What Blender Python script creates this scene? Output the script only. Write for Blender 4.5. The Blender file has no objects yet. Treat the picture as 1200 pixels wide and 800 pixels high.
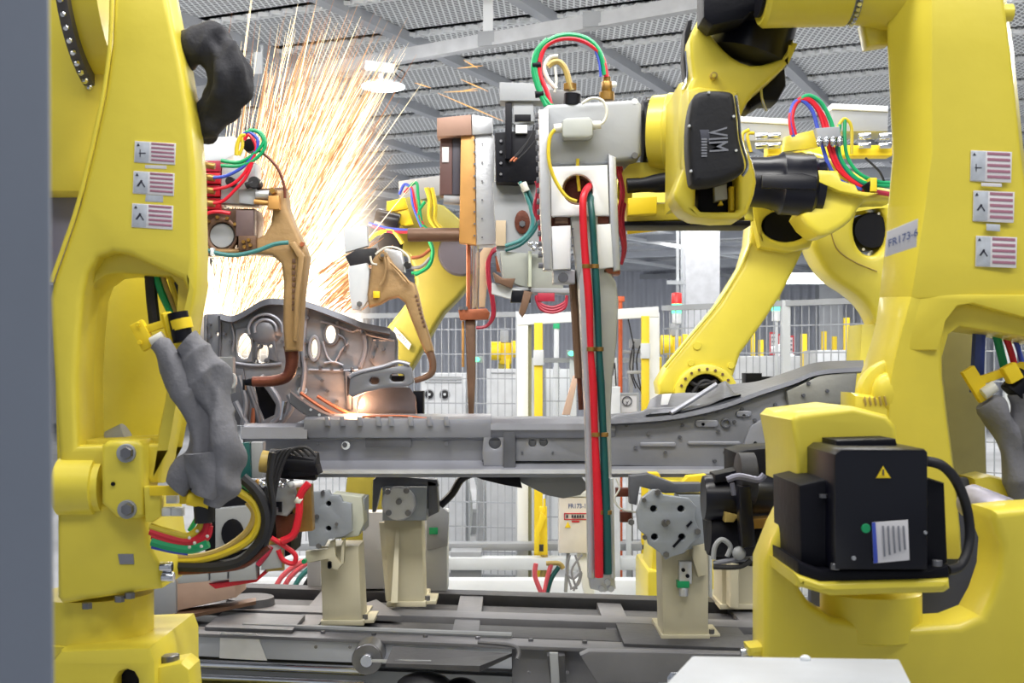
import bpy, bmesh, math, random
from mathutils import Vector, noise, Matrix
random.seed(7)
S = bpy.context.scene; COL = S.collection
F = 1500.0; HZ = 430.0; CZ = 1.5
# ---------------- camera, world, lights, exposure ----------------
cd = bpy.data.cameras.new('camera'); cam = bpy.data.objects.new('camera', cd); COL.objects.link(cam)
cam.location = (0, 0, CZ); cam.rotation_euler = (math.pi/2, 0, 0)
cd.sensor_width = 36; cd.lens = 36*F/1200; cd.shift_y = (HZ-400)/1200; cd.clip_start = .05; cd.clip_end = 200
cd.dof.use_dof = True; cd.dof.focus_distance = 4.3; cd.dof.aperture_fstop = 9
S.camera = cam
w = bpy.data.worlds.new('world'); S.world = w; w.use_nodes = True
w.node_tree.nodes['Background'].inputs[0].default_value = (.86, .92, 1, 1)
w.node_tree.nodes['Background'].inputs[1].default_value = .42
S.view_settings.view_transform = 'Standard'; S.view_settings.look = 'None'
S.view_settings.exposure = 0.15; S.view_settings.gamma = 1
def area(loc, sx, sy, power, col=(1, .98, .94), target=None):  # area lights added at ceiling height to brighten the cell
    l = bpy.data.lights.new('added_fill_light', 'AREA'); l.shape = 'RECTANGLE'; l.size = sx; l.size_y = sy
    l.energy = power; l.color = col
    o = bpy.data.objects.new('added_fill_light', l); COL.objects.link(o); o.location = loc
    if target is not None:
        o.rotation_euler = (Vector(target)-Vector(loc)).to_track_quat('-Z', 'Y').to_euler()
area((-.6, .6, 3.9), 2.5, .6, 34, target=(0, 3, 1))
area((2.2, 1.2, 3.9), 2.5, .6, 50, target=(1.5, 3, 1))
area((0, 2.6, 3.95), 3.0, .5, 105, target=(0, 4.9, 1.2))
area((.8, 5.6, 3.95), 3.4, .5, 62)
area((-2.5, 8.0, 3.95), 3.0, .5, 90)
area((2.6, 9.6, 3.95), 3.5, .6, 95)
area((-2, 14.0, 3.95), 4, .8, 200)
area((4, 17, 3.95), 5, .8, 280)
area((-2, 25, 3.9), 8, 1, 450)
area((7, 25, 3.9), 8, 1, 500)
for (x, y, z, e) in ((-1.5, 5.0, 3.5, 60), (1.8, 5.2, 3.5, 40), (-3.6, 7, 3.6, 80), (4.2, 7.2, 3.6, 80)):   # unseen point lights added to brighten the ceiling
    l = bpy.data.lights.new('unseen_fill_point', 'POINT'); l.energy = e; l.shadow_soft_size = .2; l.color = (1, .98, .95)
    o = bpy.data.objects.new('unseen_fill_point', l); COL.objects.link(o); o.location = (x, y, z)
# ---------------- materials ----------------
def lin(c): c = c/255; return c/12.92 if c <= .04045 else ((c+.055)/1.055)**2.4
def mat(name, rgb, rough=.5, metal=0, var=.12, bump=0, scale=9, emit=0, coat=0):
    m = bpy.data.materials.new(name); m.use_nodes = True; nt = m.node_tree; b = nt.nodes['Principled BSDF']
    c = [lin(x) for x in rgb]
    b.inputs['Base Color'].default_value = (*c, 1)
    b.inputs['Roughness'].default_value = rough; b.inputs['Metallic'].default_value = metal
    if coat: b.inputs['Coat Weight'].default_value = coat; b.inputs['Coat Roughness'].default_value = .15
    if emit:
        b.inputs['Emission Color'].default_value = (*c, 1); b.inputs['Emission Strength'].default_value = emit
    if var or bump:
        tc = nt.nodes.new('ShaderNodeTexCoord'); n = nt.nodes.new('ShaderNodeTexNoise')
        n.inputs['Scale'].default_value = scale; n.inputs['Detail'].default_value = 5
        nt.links.new(tc.outputs['Object'], n.inputs['Vector'])
        if var:
            r = nt.nodes.new('ShaderNodeMapRange'); r.inputs[1].default_value = .3; r.inputs[2].default_value = .7
            r.inputs[3].default_value = 1-var; r.inputs[4].default_value = 1+var*.5
            nt.links.new(n.outputs[0], r.inputs[0])
            mx = nt.nodes.new('ShaderNodeVectorMath'); mx.operation = 'SCALE'
            mx.inputs[0].default_value = c; nt.links.new(r.outputs[0], mx.inputs['Scale'])
            nt.links.new(mx.outputs[0], b.inputs['Base Color'])
            r2 = nt.nodes.new('ShaderNodeMapRange'); r2.inputs[3].default_value = max(.03, rough-.08); r2.inputs[4].default_value = min(1, rough+.1)
            nt.links.new(n.outputs[0], r2.inputs[0]); nt.links.new(r2.outputs[0], b.inputs['Roughness'])
        if bump:
            n2 = nt.nodes.new('ShaderNodeTexNoise'); n2.inputs['Scale'].default_value = scale*8; n2.inputs['Detail'].default_value = 4
            nt.links.new(tc.outputs['Object'], n2.inputs['Vector'])
            bp = nt.nodes.new('ShaderNodeBump'); bp.inputs['Strength'].default_value = bump; bp.inputs['Distance'].default_value = .01
            nt.links.new(n2.outputs[0], bp.inputs['Height']); nt.links.new(bp.outputs[0], b.inputs['Normal'])
    return m
def emat(name, rgb, s):
    m = bpy.data.materials.new(name); m.use_nodes = True; nt = m.node_tree; nt.nodes.clear()
    e = nt.nodes.new('ShaderNodeEmission'); e.inputs[0].default_value = (*[lin(x) for x in rgb], 1); e.inputs[1].default_value = s
    o = nt.nodes.new('ShaderNodeOutputMaterial'); nt.links.new(e.outputs[0], o.inputs[0]); return m
YEL = mat('robot_yellow', (228, 210, 68), .42, 0, .07, .06, 4, coat=.25)
YEL2 = mat('robot_yellow_far', (230, 214, 70), .38, 0, .08, .05, 4, coat=.3)
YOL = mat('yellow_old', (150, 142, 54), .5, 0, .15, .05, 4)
BLK = mat('black_gloss', (10, 11, 24), .3, 0, .2, 0, 6); BLK.node_tree.nodes['Principled BSDF'].inputs['Specular IOR Level'].default_value = .4
BLM = mat('black_matt', (10, 11, 22), .5, 0, .3, .1, 6); BLM.node_tree.nodes['Principled BSDF'].inputs['Specular IOR Level'].default_value = .22
DRK = mat('dark_rubber', (32, 32, 38), .55, 0, .3, .1, 9)
GRYM = mat('grey_paint', (158, 161, 166), .5, 0, .1, .05, 5)
GRYL = mat('light_grey_paint', (214, 218, 222), .45, 0, .05, 0, 5)
WHT = mat('white_paint', (240, 243, 246), .4, 0, .04, 0, 5)
POST = mat('post_grey', (160, 168, 184), .6, 0, .06, 0, 5)
BEI = mat('beige_paint', (205, 198, 172), .5, 0, .1, .05, 5)
STL = mat('body_steel', (138, 140, 148), .4, .4, .22, .08, 5)
STD = mat('body_steel_dark', (104, 106, 114), .42, .4, .3, .1, 7)
STO = mat('body_steel_outer', (156, 158, 168), .36, .4, .15, .05, 6)
ALU = mat('aluminium', (205, 207, 212), .35, .55, .1, .08, 12)
ALW = mat('bright_aluminium', (246, 248, 252), .4, .1, .05, .05, 12)
CHR = mat('chrome', (215, 218, 225), .15, .95, .1, 0, 8)
BLT = mat('bolt_steel', (130, 130, 135), .35, .8, .2, 0, 20)
BRZ = mat('bronze_casting', (172, 140, 98), .45, .35, .2, .15, 8)
BRN = mat('brown_copper', (120, 92, 74), .5, .35, .25, .12, 8)
COP = mat('copper', (176, 104, 74), .4, .5, .3, .1, 12)
COD = mat('dark_copper', (112, 62, 48), .42, .5, .35, .15, 14)
AMB = mat('amber_bronze', (214, 160, 92), .45, .35, .2, .08, 6)
BRS = mat('brass', (165, 128, 70), .35, .7, .25, .1, 14)
PLT = mat('pallet_grey', (122, 122, 127), .5, .25, .3, .15, 3)
PLD = mat('pallet_dark', (84, 84, 88), .55, .3, .35, .2, 4)
PLF = mat('pallet_front', (182, 186, 196), .48, .15, .15, .05, 3)
JIG = mat('jig_plate', (160, 166, 174), .42, .35, .12, .08, 8)
RED = mat('red_hose', (214, 26, 48), .38, 0, .1)
CRI = mat('crimson_hose', (176, 40, 66), .4, 0, .15)
GRN = mat('green_hose', (18, 158, 98), .38, 0, .1)
DGR = mat('dark_green_hose', (16, 84, 84), .42, 0, .15)
TEA = mat('teal_hose', (60, 128, 128), .42, 0, .15)
BLU = mat('blue_hose', (62, 84, 190), .38, 0, .1)
YHO = mat('yellow_hose', (214, 190, 44), .4, 0, .15)
PNK = mat('pink_hose', (226, 100, 112), .45, 0, .1)
OCH = mat('ochre_hose', (176, 152, 84), .45, 0, .1)
WHO = mat('white_cable', (218, 216, 206), .45, 0, .08)
SLV = mat('grey_cloth', (122, 122, 128), .85, 0, .15, .25, 14)
SLD = mat('black_cloth', (46, 46, 52), .8, 0, .2, .25, 14)
LBL = mat('label_white', (222, 220, 224), .5, 0, .03)
LBG = mat('label_grey', (190, 196, 206), .5, 0, .15, 0, 60)
MAR = mat('label_maroon', (168, 116, 136), .5, 0, .05)
INK = mat('label_ink', (52, 52, 66), .5, 0, 0)
INB = mat('label_blue_ink', (70, 92, 150), .5, 0, 0)
INR = mat('label_red_ink', (196, 46, 56), .5, 0, 0)
VGR = mat('grey_print', (128, 130, 140), .5, 0, 0)
SAF = mat('safety_yellow', (244, 212, 34), .5, 0, .06)
ORG = mat('orange_paint', (210, 96, 52), .5, 0, .15)
REDL = mat('red_lens', (226, 52, 52), .3, 0, 0, emit=.5)
GRE = emat('green_lamp', (110, 255, 190), 2.2)
LMP = emat('lamp_white', (245, 250, 255), 9)
WALL = None
# ---------------- geometry helpers ----------------
def P(px, py, Y): return Vector(((px-600)*Y/F, Y, CZ+(HZ-py)*Y/F))
def cr(pts, n=5, closed=False):
    pts = [Vector(p) for p in pts]; out = []; N = len(pts)
    if N < 3 and not closed: return pts
    for i in range(N if closed else N-1):
        g = (lambda k: pts[k % N]) if closed else (lambda k: pts[max(0, min(N-1, k))])
        a, b, c, d = g(i-1), g(i), g(i+1), g(i+2)
        for j in range(n):
            t = j/n
            out.append(.5*((2*b)+(c-a)*t+(2*a-5*b+4*c-d)*t*t+(3*b-a-3*c+d)*t**3))
    if not closed: out.append(pts[-1])
    return out
def ell(cx, cy, rx, ry=None, n=16, rot=0):
    ry = ry or rx; c, s = math.cos(rot), math.sin(rot); r = []
    for i in range(n):
        a = 2*math.pi*i/n; x, y = rx*math.cos(a), ry*math.sin(a); r.append((cx+x*c-y*s, cy+x*s+y*c))
    return r
def rect(x0, y0, x1, y1): return [(x0, y0), (x1, y0), (x1, y1), (x0, y1)]
def rq(x0, y0, x1, y1, r):
    o = []
    for cx, cy, a0 in ((x1-r, y0+r, -90), (x1-r, y1-r, 0), (x0+r, y1-r, 90), (x0+r, y0+r, 180)):
        for k in range(4):
            a = math.radians(a0+k*30); o.append((cx+r*math.cos(a), cy+r*math.sin(a)))
    return o
def plate(pts, Y, th, bev=.004, holes=(), smooth=0, b=0, c=0, res=1):
    """outline in photo pixels on the plane Y = Y + b*X + c*(Z-CZ), real thickness th in metres."""
    if smooth: pts = [(p.x, p.y) for p in cr([(q[0], q[1], 0) for q in pts], smooth, True)]
    k = F/Y/100; bev = min(bev, th*.49)
    cu = bpy.data.curves.new('t', 'CURVE'); cu.dimensions = '2D'; cu.fill_mode = 'BOTH'
    cu.extrude = (th/2-bev)*k; cu.bevel_depth = bev*k; cu.bevel_resolution = res; cu.offset = -bev*k
    for loop in [pts]+list(holes):
        sp = cu.splines.new('POLY'); sp.points.add(len(loop)-1); sp.use_cyclic_u = True
        for p, q in zip(sp.points, loop): p.co = (q[0]/100, -q[1]/100, 0, 1)
    o = bpy.data.objects.new('t', cu); COL.objects.link(o)
    me = o.to_mesh(); vs = []
    for v in me.vertices:
        u, vv, ww = v.co.x*100, -v.co.y*100, v.co.z/k
        D = Y/(1-b*(u-600)/F-c*(HZ-vv)/F)
        p = P(u, vv, D); p.y += th/2-ww; vs.append(p)
    fs = [tuple(f.vertices) for f in me.polygons]
    o.to_mesh_clear(); bpy.data.objects.remove(o); bpy.data.curves.remove(cu)
    return vs, fs
def sweep(pts, r, seg=8, cap=True, fold=0, flat=1):
    """tube through world points, r number or list per point"""
    n = len(pts); vs = []; fs = []; up = Vector((0, 1, 0))
    rs = r if isinstance(r, list) else [r]*n
    prev = None
    for i, p in enumerate(pts):
        t = (pts[min(n-1, i+1)]-pts[max(0, i-1)])
        t = t.normalized() if t.length > 1e-9 else Vector((0, 0, 1))
        if prev is None:
            a = up.cross(t)
            if a.length < .1: a = Vector((1, 0, 0)).cross(t)
        else: a = prev-t*prev.dot(t)
        a.normalize(); prev = a; bb = t.cross(a)
        for j in range(seg):
            th = 2*math.pi*j/seg; rr = rs[i]
            d = a*math.cos(th)+bb*math.sin(th)
            if fold:
                q = p+d*rr
                rr *= 1+fold*(1.5*noise.noise(Vector((q.x*22, q.y*22, q.z*13+q.x*10)))+1.6*(.25-abs(noise.noise(Vector((q.x*14+5, q.y*14, q.z*10-q.x*9))))))
            vs.append(p+d*rr)
    for i in range(n-1):
        for j in range(seg):
            k = (j+1) % seg; fs.append((i*seg+j, i*seg+k, (i+1)*seg+k, (i+1)*seg+j))
    if cap: fs.append(tuple(range(seg-1, -1, -1))); fs.append(tuple((n-1)*seg+j for j in range(seg)))
    return vs, fs
def tube(px, rpx, n=5, seg=8, fold=0, smooth=True):
    """points (px,py,Y); rpx = radius in photo pixels at that depth"""
    Ym = px[0][2]
    W = [P(*q[:3]) for q in px]
    if isinstance(rpx, (int, float)): r = rpx*Ym/F; pts = cr(W, n) if smooth else W; return sweep(pts, r, seg, fold=fold)
    N = len(px); pts = cr(W, n) if smooth else W; rs = []
    for i in range(len(pts)):
        t = i/(n if smooth else 1); k = min(int(t), N-2); f = t-k; rs.append((rpx[k]*(1-f)+rpx[k+1]*f)*Ym/F)
    return sweep(pts, rs, seg, fold=fold)
def lathe(A, B, prof, seg=24):
    """prof = [(t along A->B in 0..1, radius m)]"""
    A = Vector(A); B = Vector(B); ax = (B-A); L = ax.length; z = ax.normalized()
    a = z.cross(Vector((0, 0, 1)))
    if a.length < .1: a = z.cross(Vector((1, 0, 0)))
    a.normalize(); b = z.cross(a); vs = []; fs = []
    for t, r in prof:
        for j in range(seg):
            th = 2*math.pi*(j+.5)/seg; vs.append(A+ax*t+(a*math.cos(th)+b*math.sin(th))*r)
    for i in range(len(prof)-1):
        for j in range(seg):
            k = (j+1) % seg; fs.append((i*seg+j, (i+1)*seg+j, (i+1)*seg+k, i*seg+k))
    fs.append(tuple(range(seg))); fs.append(tuple((len(prof)-1)*seg+j for j in reversed(range(seg))))
    return vs, fs
def disc(px, py, Y, rpx, th, seg=20, bev=.15):
    r = rpx*Y/F; return lathe(P(px, py, Y)+Vector((0, th, 0)), P(px, py, Y), [(0, r), (1-bev, r), (1, r*.92)], seg)
def drum(x0, y0, Y0, x1, y1, Y1, r0, r1=None, seg=28, prof=None):
    r1 = r1 or r0; A, B = P(x0, y0, Y0), P(x1, y1, Y1); k = Y0/F
    return lathe(A, B, prof or [(0, r0*k*.94), (.04, r0*k), (.96, r1*k), (1, r1*k*.94)], seg)
def skin(rings, closed=True):
    vs = []; fs = []; m = len(rings[0])
    for r in rings: vs += [Vector(p) for p in r]
    for i in range(len(rings)-1):
        for j in range(m if closed else m-1):
            k = (j+1) % m; fs.append((i*m+j, i*m+k, (i+1)*m+k, (i+1)*m+j))
    if closed: fs.append(tuple(reversed(range(m)))); fs.append(tuple((len(rings)-1)*m+j for j in range(m)))
    return vs, fs
def wbox(x0, x1, y0, y1, z0, z1): 
    return skin([[(x0, y0, z0), (x1, y0, z0), (x1, y1, z0), (x0, y1, z0)], [(x0, y0, z1), (x1, y0, z1), (x1, y1, z1), (x0, y1, z1)]])
def bar(A, B, w_, h_, up=(0, 0, 1)):
    A = Vector(A); B = Vector(B); t = (B-A).normalized(); s = t.cross(Vector(up)).normalized(); u = s.cross(t)
    q = [s*w_/2+u*h_/2, -s*w_/2+u*h_/2, -s*w_/2-u*h_/2, s*w_/2-u*h_/2]
    return skin([[A+d for d in q], [B+d for d in q]])
def ball(c, r, sx=1, sy=1, sz=1, n=8):
    A = Vector(c)-Vector((0, 0, r*sz)); B = Vector(c)+Vector((0, 0, r*sz)); vs = []; fs = []
    prof = [((1-math.cos(math.pi*i/n))/2, max(.02, math.sin(math.pi*i/n))*r) for i in range(n+1)]
    v, f = lathe(A, B, prof, 12)
    return [Vector((c[0]+(p.x-c[0])*sx, c[1]+(p.y-c[1])*sy, p.z)) for p in v], f
def mk(name, geoms, m, parent=None, flat=False, bevel=0, ang=38):
    if isinstance(geoms, tuple): geoms = [geoms]
    off = Vector((0, 0, 0)); q = parent
    while q is not None: off = off+q.location; q = q.parent
    vs = []; fs = []
    for v, f in geoms:
        k = len(vs); vs += [p-off for p in v]; fs += [tuple(i+k for i in t) for t in f]
    me = bpy.data.meshes.new(name); me.from_pydata(vs, [], fs); me.validate()
    bm = bmesh.new(); bm.from_mesh(me)
    bmesh.ops.remove_doubles(bm, verts=bm.verts, dist=1e-5)
    bmesh.ops.recalc_face_normals(bm, faces=bm.faces)
    if bevel:
        es = [e for e in bm.edges if len(e.link_faces) == 2 and e.calc_face_angle(0) > .6]
        bmesh.ops.bevel(bm, geom=es, offset=bevel, segments=2, profile=.6, affect='EDGES', clamp_overlap=True)
    if not flat:
        for f in bm.faces: f.smooth = True
        la = math.radians(ang)
        for e in bm.edges:
            if len(e.link_faces) != 2 or e.calc_face_angle(0) > la: e.smooth = False
    bm.to_mesh(me); bm.free(); me.materials.append(m)
    o = bpy.data.objects.new(name, me); COL.objects.link(o)
    if parent is not None: o.parent = parent
    return o
def tag(o, label=None, cat=None, group=None, kind=None):
    if label: o['label'] = label
    if cat: o['category'] = cat
    if group: o['group'] = group
    if kind: o['kind'] = kind
    return o
def thing(name, label, cat, loc, group=None):
    o = bpy.data.objects.new(name, None); COL.objects.link(o); o.location = loc; o.empty_display_size = .1
    return tag(o, label, cat, group)
def text(s, px, py, Y, hpx, m, parent, rot=0, name='lettering', sx=1, spc=1, th=.0006):
    cu = bpy.data.curves.new('t', 'FONT'); cu.body = s; cu.align_x = 'CENTER'; cu.align_y = 'CENTER'
    cu.size = hpx*1.38; cu.extrude = 0; cu.offset = .012*hpx; cu.space_character = spc; cu.resolution_u = 3
    o = bpy.data.objects.new('t', cu); COL.objects.link(o); me = o.to_mesh()
    c_, s_ = math.cos(rot), math.sin(rot); vs = []
    for v in me.vertices:
        x, y = v.co.x*sx, v.co.y; x, y = x*c_-y*s_, x*s_+y*c_
        vs.append(P(px+x, py-y, Y))
    fs = [tuple(f.vertices) for f in me.polygons]; o.to_mesh_clear(); bpy.data.objects.remove(o); bpy.data.curves.remove(cu)
    ob = mk(name, (vs, fs), m, parent, flat=True); return ob
def bolt(px, py, Y, r, parent, m=BLT, th=None, name='bolt', seg=6):
    return mk(name, disc(px, py, Y, r, th or r*Y/F*.9, seg), m, parent)
def cable(name, pts, r, m, parent, **k): return mk(name, tube(pts, r, **k), m, parent)
def yy(pts, Y): return [(a, b_, Y) for a, b_ in pts]

# ================= STRUCTURE =================
def struct(name, g, m, **k): return tag(mk(name, g, m, **k), kind='structure')
# floor
fm = mat('floor_paint', (186, 188, 192), .45, 0, .25, .05, 1.2)
struct('floor', wbox(-16, 18, -4, 36, -.1, 0), fm)
# corrugated wall material: real ribs at far distance in material relief
def corr(name, rgb, sc):
    m = mat(name, rgb, .6, 0, .06, 0, 3); nt = m.node_tree; b = nt.nodes['Principled BSDF']
    tc = nt.nodes.new('ShaderNodeTexCoord'); wv = nt.nodes.new('ShaderNodeTexWave'); wv.inputs['Scale'].default_value = sc
    wv.bands_direction = 'X'
    nt.links.new(tc.outputs['Object'], wv.inputs[0]); bp = nt.nodes.new('ShaderNodeBump'); bp.inputs['Strength'].default_value = .9; bp.inputs['Distance'].default_value = .06
    nt.links.new(wv.outputs[1], bp.inputs['Height']); nt.links.new(bp.outputs[0], b.inputs['Normal']); return m
WM = corr('wall_cladding', (206, 210, 222), 1.3)
struct('wall_back', wbox(-16, 18, 34, 34.3, 0, 4.3), WM)
struct('wall_left', wbox(-16.3, -16, -4, 36, 0, 4.3), GRYL)
struct('wall_right', wbox(18, 18.3, -4, 36, 0, 4.3), GRYL)
# ceiling: expanded metal panels on joists
def meshmat():
    m = mat('expanded_metal', (160, 162, 166), .5, .2, 0, 0, 5); nt = m.node_tree; b = nt.nodes['Principled BSDF']
    tc = nt.nodes.new('ShaderNodeTexCoord'); mp = nt.nodes.new('ShaderNodeMapping'); mp.inputs['Rotation'].default_value = (0, 0, math.radians(45))
    mp.inputs['Scale'].default_value = (1.5, .62, 0); m0 = nt.nodes.new('ShaderNodeMapping'); m0.inputs['Rotation'].default_value = (0, 0, math.radians(24.8))
    ck = nt.nodes.new('ShaderNodeTexVoronoi'); ck.inputs['Scale'].default_value = 19; ck.feature = 'DISTANCE_TO_EDGE'; ck.inputs['Randomness'].default_value = 0
    nt.links.new(tc.outputs['Object'], m0.inputs[0]); nt.links.new(m0.outputs[0], mp.inputs[0]); nt.links.new(mp.outputs[0], ck.inputs['Vector'])
    cr_ = nt.nodes.new('ShaderNodeValToRGB'); cr_.color_ramp.elements[0].position = .10; cr_.color_ramp.elements[0].color = (.86, .88, .9, 1)
    cr_.color_ramp.elements[1].position = .2; cr_.color_ramp.elements[1].color = (.27, .28, .3, 1)
    nt.links.new(ck.outputs['Distance'], cr_.inputs[0]); nt.links.new(cr_.outputs[0], b.inputs['Base Color']); return m
MSH = meshmat()
HC = 2.6; ZC = CZ+HC
ceil_ = struct('ceiling', wbox(-16, 18, -4, 36, ZC+.12, ZC+.3), mat('deck', (120, 122, 128), .7))
du = Vector((.42, .907, 0)).normalized(); dv = Vector((.907, -.42, 0)).normalized()
PU, PV = .95, 1.25; far = []; strips = []; joist = []; cnt = 0
org = Vector((-2, 9, 0)); panels = []
for i in range(-8, 30):
    for j in range(-14, 14):
        c = org+du*(i*PU)+dv*(j*PV)
        if c.y < 5.5 or c.y > 33 or c.x < -14 or c.x > 16: continue
        if abs(c.x)/c.y > .62: continue
        panels.append((c.y, c))
panels.sort(key=lambda t: t[0])
def flatq(c, lu, lv, z0, z1):
    q = [c-du*lu-dv*lv, c+du*lu-dv*lv, c+du*lu+dv*lv, c-du*lu+dv*lv]
    return skin([[Vector((p.x, p.y, z0)) for p in q], [Vector((p.x, p.y, z1)) for p in q]])
for k, (d, c) in enumerate(panels):
    g = flatq(c, PU*.42, PV*.48, ZC+.02, ZC+.05)
    if k < 250: mk('mesh_panel', g, MSH, ceil_, flat=True)
    else: far.append(g)
tag(mk('mesh_panel', far, MSH, ceil_, flat=True), kind='stuff')
# white zigzag strips stand in for light caught on the panel edges
zz = []
for d, c in panels:
    if d > 22: continue
    e = c+du*(PU*.5); n = 22; z0 = ZC-.0; rr = []
    pts = []
    for s in range(n+1):
        o = (s % 2)*.05-.025; p = e+dv*(-PV*.48+PV*.96*s/n)+du*o; pts.append(Vector((p.x, p.y, z0)))
    for s in range(n):
        zz.append(bar(pts[s], pts[s+1], .02, .03))
    zz.append(bar(Vector((*(e-dv*PV*.48+du*.045).xy, z0)), Vector((*(e+dv*PV*.48+du*.045).xy, z0)), .018, .03))
tag(mk('edge_strip', zz, WHT, ceil_, flat=True), kind='stuff')
JM = mat('joist_grey', (178, 182, 190), .5, .1, .05)
for j in range(-14, 14):
    a = org+dv*((j+.5)*PV)-du*8; b_ = org+dv*((j+.5)*PV)+du*27
    a.z = b_.z = ZC-.02
    if j < -11 or j > 11: continue
    mk('joist', bar(a, b_, .09, .08), JM, ceil_, flat=True)
for k in range(6):
    a = org+du*(9+k*3.2)-dv*14; b_ = org+du*(9+k*3.2)+dv*18; a.z = b_.z = ZC-.2
    mk('beam', bar(a, b_, .1, .13), JM, ceil_, flat=True)
for k in range(11):
    a = org+du*(6.5+k*1.9)-dv*14; b_ = org+du*(6.5+k*1.9)+dv*18; a.z = b_.z = ZC-.12
    mk('purlin', bar(a, b_, .05, .06), JM, ceil_, flat=True)
for k in range(7):
    a = org+dv*(-6+k*2.4)+du*6-du*.2; b_ = a+du*20+dv*3; a.z = b_.z = ZC-.25
    mk('pipe_run', bar(a, b_, .06, .06), GRYL, ceil_, flat=True)
def PH(px, py, H): return P(px, py, H*F/(HZ-py))
t = thing('support_beam', 'long white slotted channel beam hung under the mesh ceiling', 'beam', PH(195, 116, 2.3))
A, B = PH(195, 116, 2.3), PH(825, 2, 2.3); d = B-A
mk('channel', [bar(A-d*.6, B+d*.5, .09, .09), bar(A-d*.6+Vector((0, -.05, -.04)), B+d*.5+Vector((0, -.05, -.04)), .02, .02)], mat('galvanised', (188, 190, 194), .5), t, flat=True)
for u in (.22, .49, .67, .84): mk('joint_plate', bar(A+d*u-Vector((.07, .05, 0)), A+d*u+Vector((.07, -.085, 0)), .015, .1), GRYM, t)
for u in (.22, .67):
    p = A+d*u; mk('hanger', bar(p+Vector((0, 0, -.03)), p+Vector((0, 0, .3)), .07, .04, up=(0, 1, 0)), WHT, t)
for (x, yt, yb, H, wd, lb) in ((277, 130, 215, 2.4, .13, 'grey ceiling hanger post left of the sparks'),):
    Y = 11.5; a_ = P(x, 95, Y); a_.z = ZC; g = bar(a_, P(x, 225, Y), wd, .1, up=(0, 1, 0)); tag(mk('hanger_post', g, GRYM), lb, 'post')
# column and pipes
tag(mk('column', wbox(2.31, 2.76, 17, 17.4, 0, ZC), mat('column_paint', (236, 238, 244), .5)), 'square white column standing right of the tall yellow gate post', 'column')
tag(mk('conduit_pipe', [bar((2.2, 17, 0), (2.2, 17, ZC), .035, .035, up=(0, 1, 0)), bar((2.27, 17.1, 0), (2.27, 17.1, ZC), .03, .03, up=(0, 1, 0)), bar((2.05, 16.95, 2.62), (2.3, 16.95, 2.62), .05, .05)], GRYL), 'thin vertical conduit pipes fixed left of the white column', 'pipe')
tag(mk('column', wbox(7.2, 7.75, 30, 30.4, 0, ZC), GRYM), 'grey steel column against the far corrugated wall', 'column')
# lamps
def lamp_tube(x, Y, L, z, lb):
    t = thing('tube_lamp', lb, 'lamp', (x, Y, z)); mk('diffuser', wbox(x-L/2, x+L/2, Y-.1, Y+.1, z, z+.12), LMP, t); mk('housing', wbox(x-L/2, x+L/2, Y-.15, Y+.15, z+.12, z+.2), GRYL, t)
    mk('rod', bar((x, Y, z+.2), (x, Y, ZC), .03, .03, up=(0, 1, 0)), GRYL, t)
lamp_tube(6.2, 26, 1.3, CZ+1.7, 'glowing tube lamp below the far ceiling between the arms')
lamp_tube(7.2, 21, .7, CZ+2.3, 'short glowing tube lamp high beside the curved yellow arm')
t = thing('ceiling_lamp', 'round white high bay lamp hanging right of the sparks', 'lamp', P(450, 103, 8.9))
Yl = 8.9
mk('housing', [bar(P(428, 78, Yl), P(463, 82, Yl), .1, .07)], GRYL, t, bevel=.01)
mk('bracket', [bar(P(446, 84, Yl), P(447, 95, Yl), .04, .03)], GRYL, t)
mk('clamp', [bar(P(450, 66, Yl), P(448, 78, Yl), .05, .05), bar(P(432, 72, Yl), P(438, 78, Yl), .03, .03)], GRYM, t)
cable('cord', yy([(460, 82), (470, 92), (474, 85), (465, 80)], Yl), .7, DRK, t)
mk('reflector', lathe(P(449, 101, Yl), P(449, 94, Yl), [(0, .155), (.6, .12), (1, .05)], 24), GRYL, t)
mk('lens', lathe(P(449, 104, Yl), P(449, 101, Yl), [(0, .12), (.5, .15), (1, .15)], 24), LMP, t)
lp = bpy.data.lights.new('lamp_light', 'POINT'); lp.energy = 25; lp.shadow_soft_size = .12
lo = bpy.data.objects.new('lamp_light', lp); COL.objects.link(lo); lo.location = P(449, 112, Yl)

# ================= BACKGROUND =================
WIRE = mat('fence_wire', (168, 172, 180), .45, .2, .05)
def fence(A, B, z0, z1, posts, label, name='mesh_fence', sp=.05, hs=.17, rails=(0, 1)):
    A = Vector((*A, 0)); B = Vector((*B, 0)); d = B-A; L = d.length; t = thing(name, label, 'fence', A)
    g = []; n = int(L/sp)
    for i in range(n):
        p = A+d*(i/n); g.append(bar((p.x, p.y, z0), (p.x, p.y, z1), .006, .006, up=(0, 1, 0)))
    z = z0
    while z < z1: g.append(bar((A.x, A.y, z), (B.x, B.y, z), .008, .008)); z += hs
    tag(mk('wire_mesh', g, WIRE, t, flat=True), kind='stuff')
    for r in rails:
        z = z1 if r else z0; mk('rail', bar((A.x, A.y, z), (B.x, B.y, z), .045, .035), GRYM, t)
    for u in posts:
        p = A+d*u; mk('post', bar((p.x, p.y, 0), (p.x, p.y, z1+.02), .05, .05, up=(0, 1, 0)), GRYL, t)
    return t
fence((-2.2, 9.3), (.05, 8.75), .06, 1.86, (0, .5, 1), 'white wire mesh fence panels left of the white gate frame')
fence((1.03, 8.7), (2.95, 6.9), .06, 1.9, (.36, .9), 'tall grey wire mesh fence running right from the gate frame')
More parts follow.
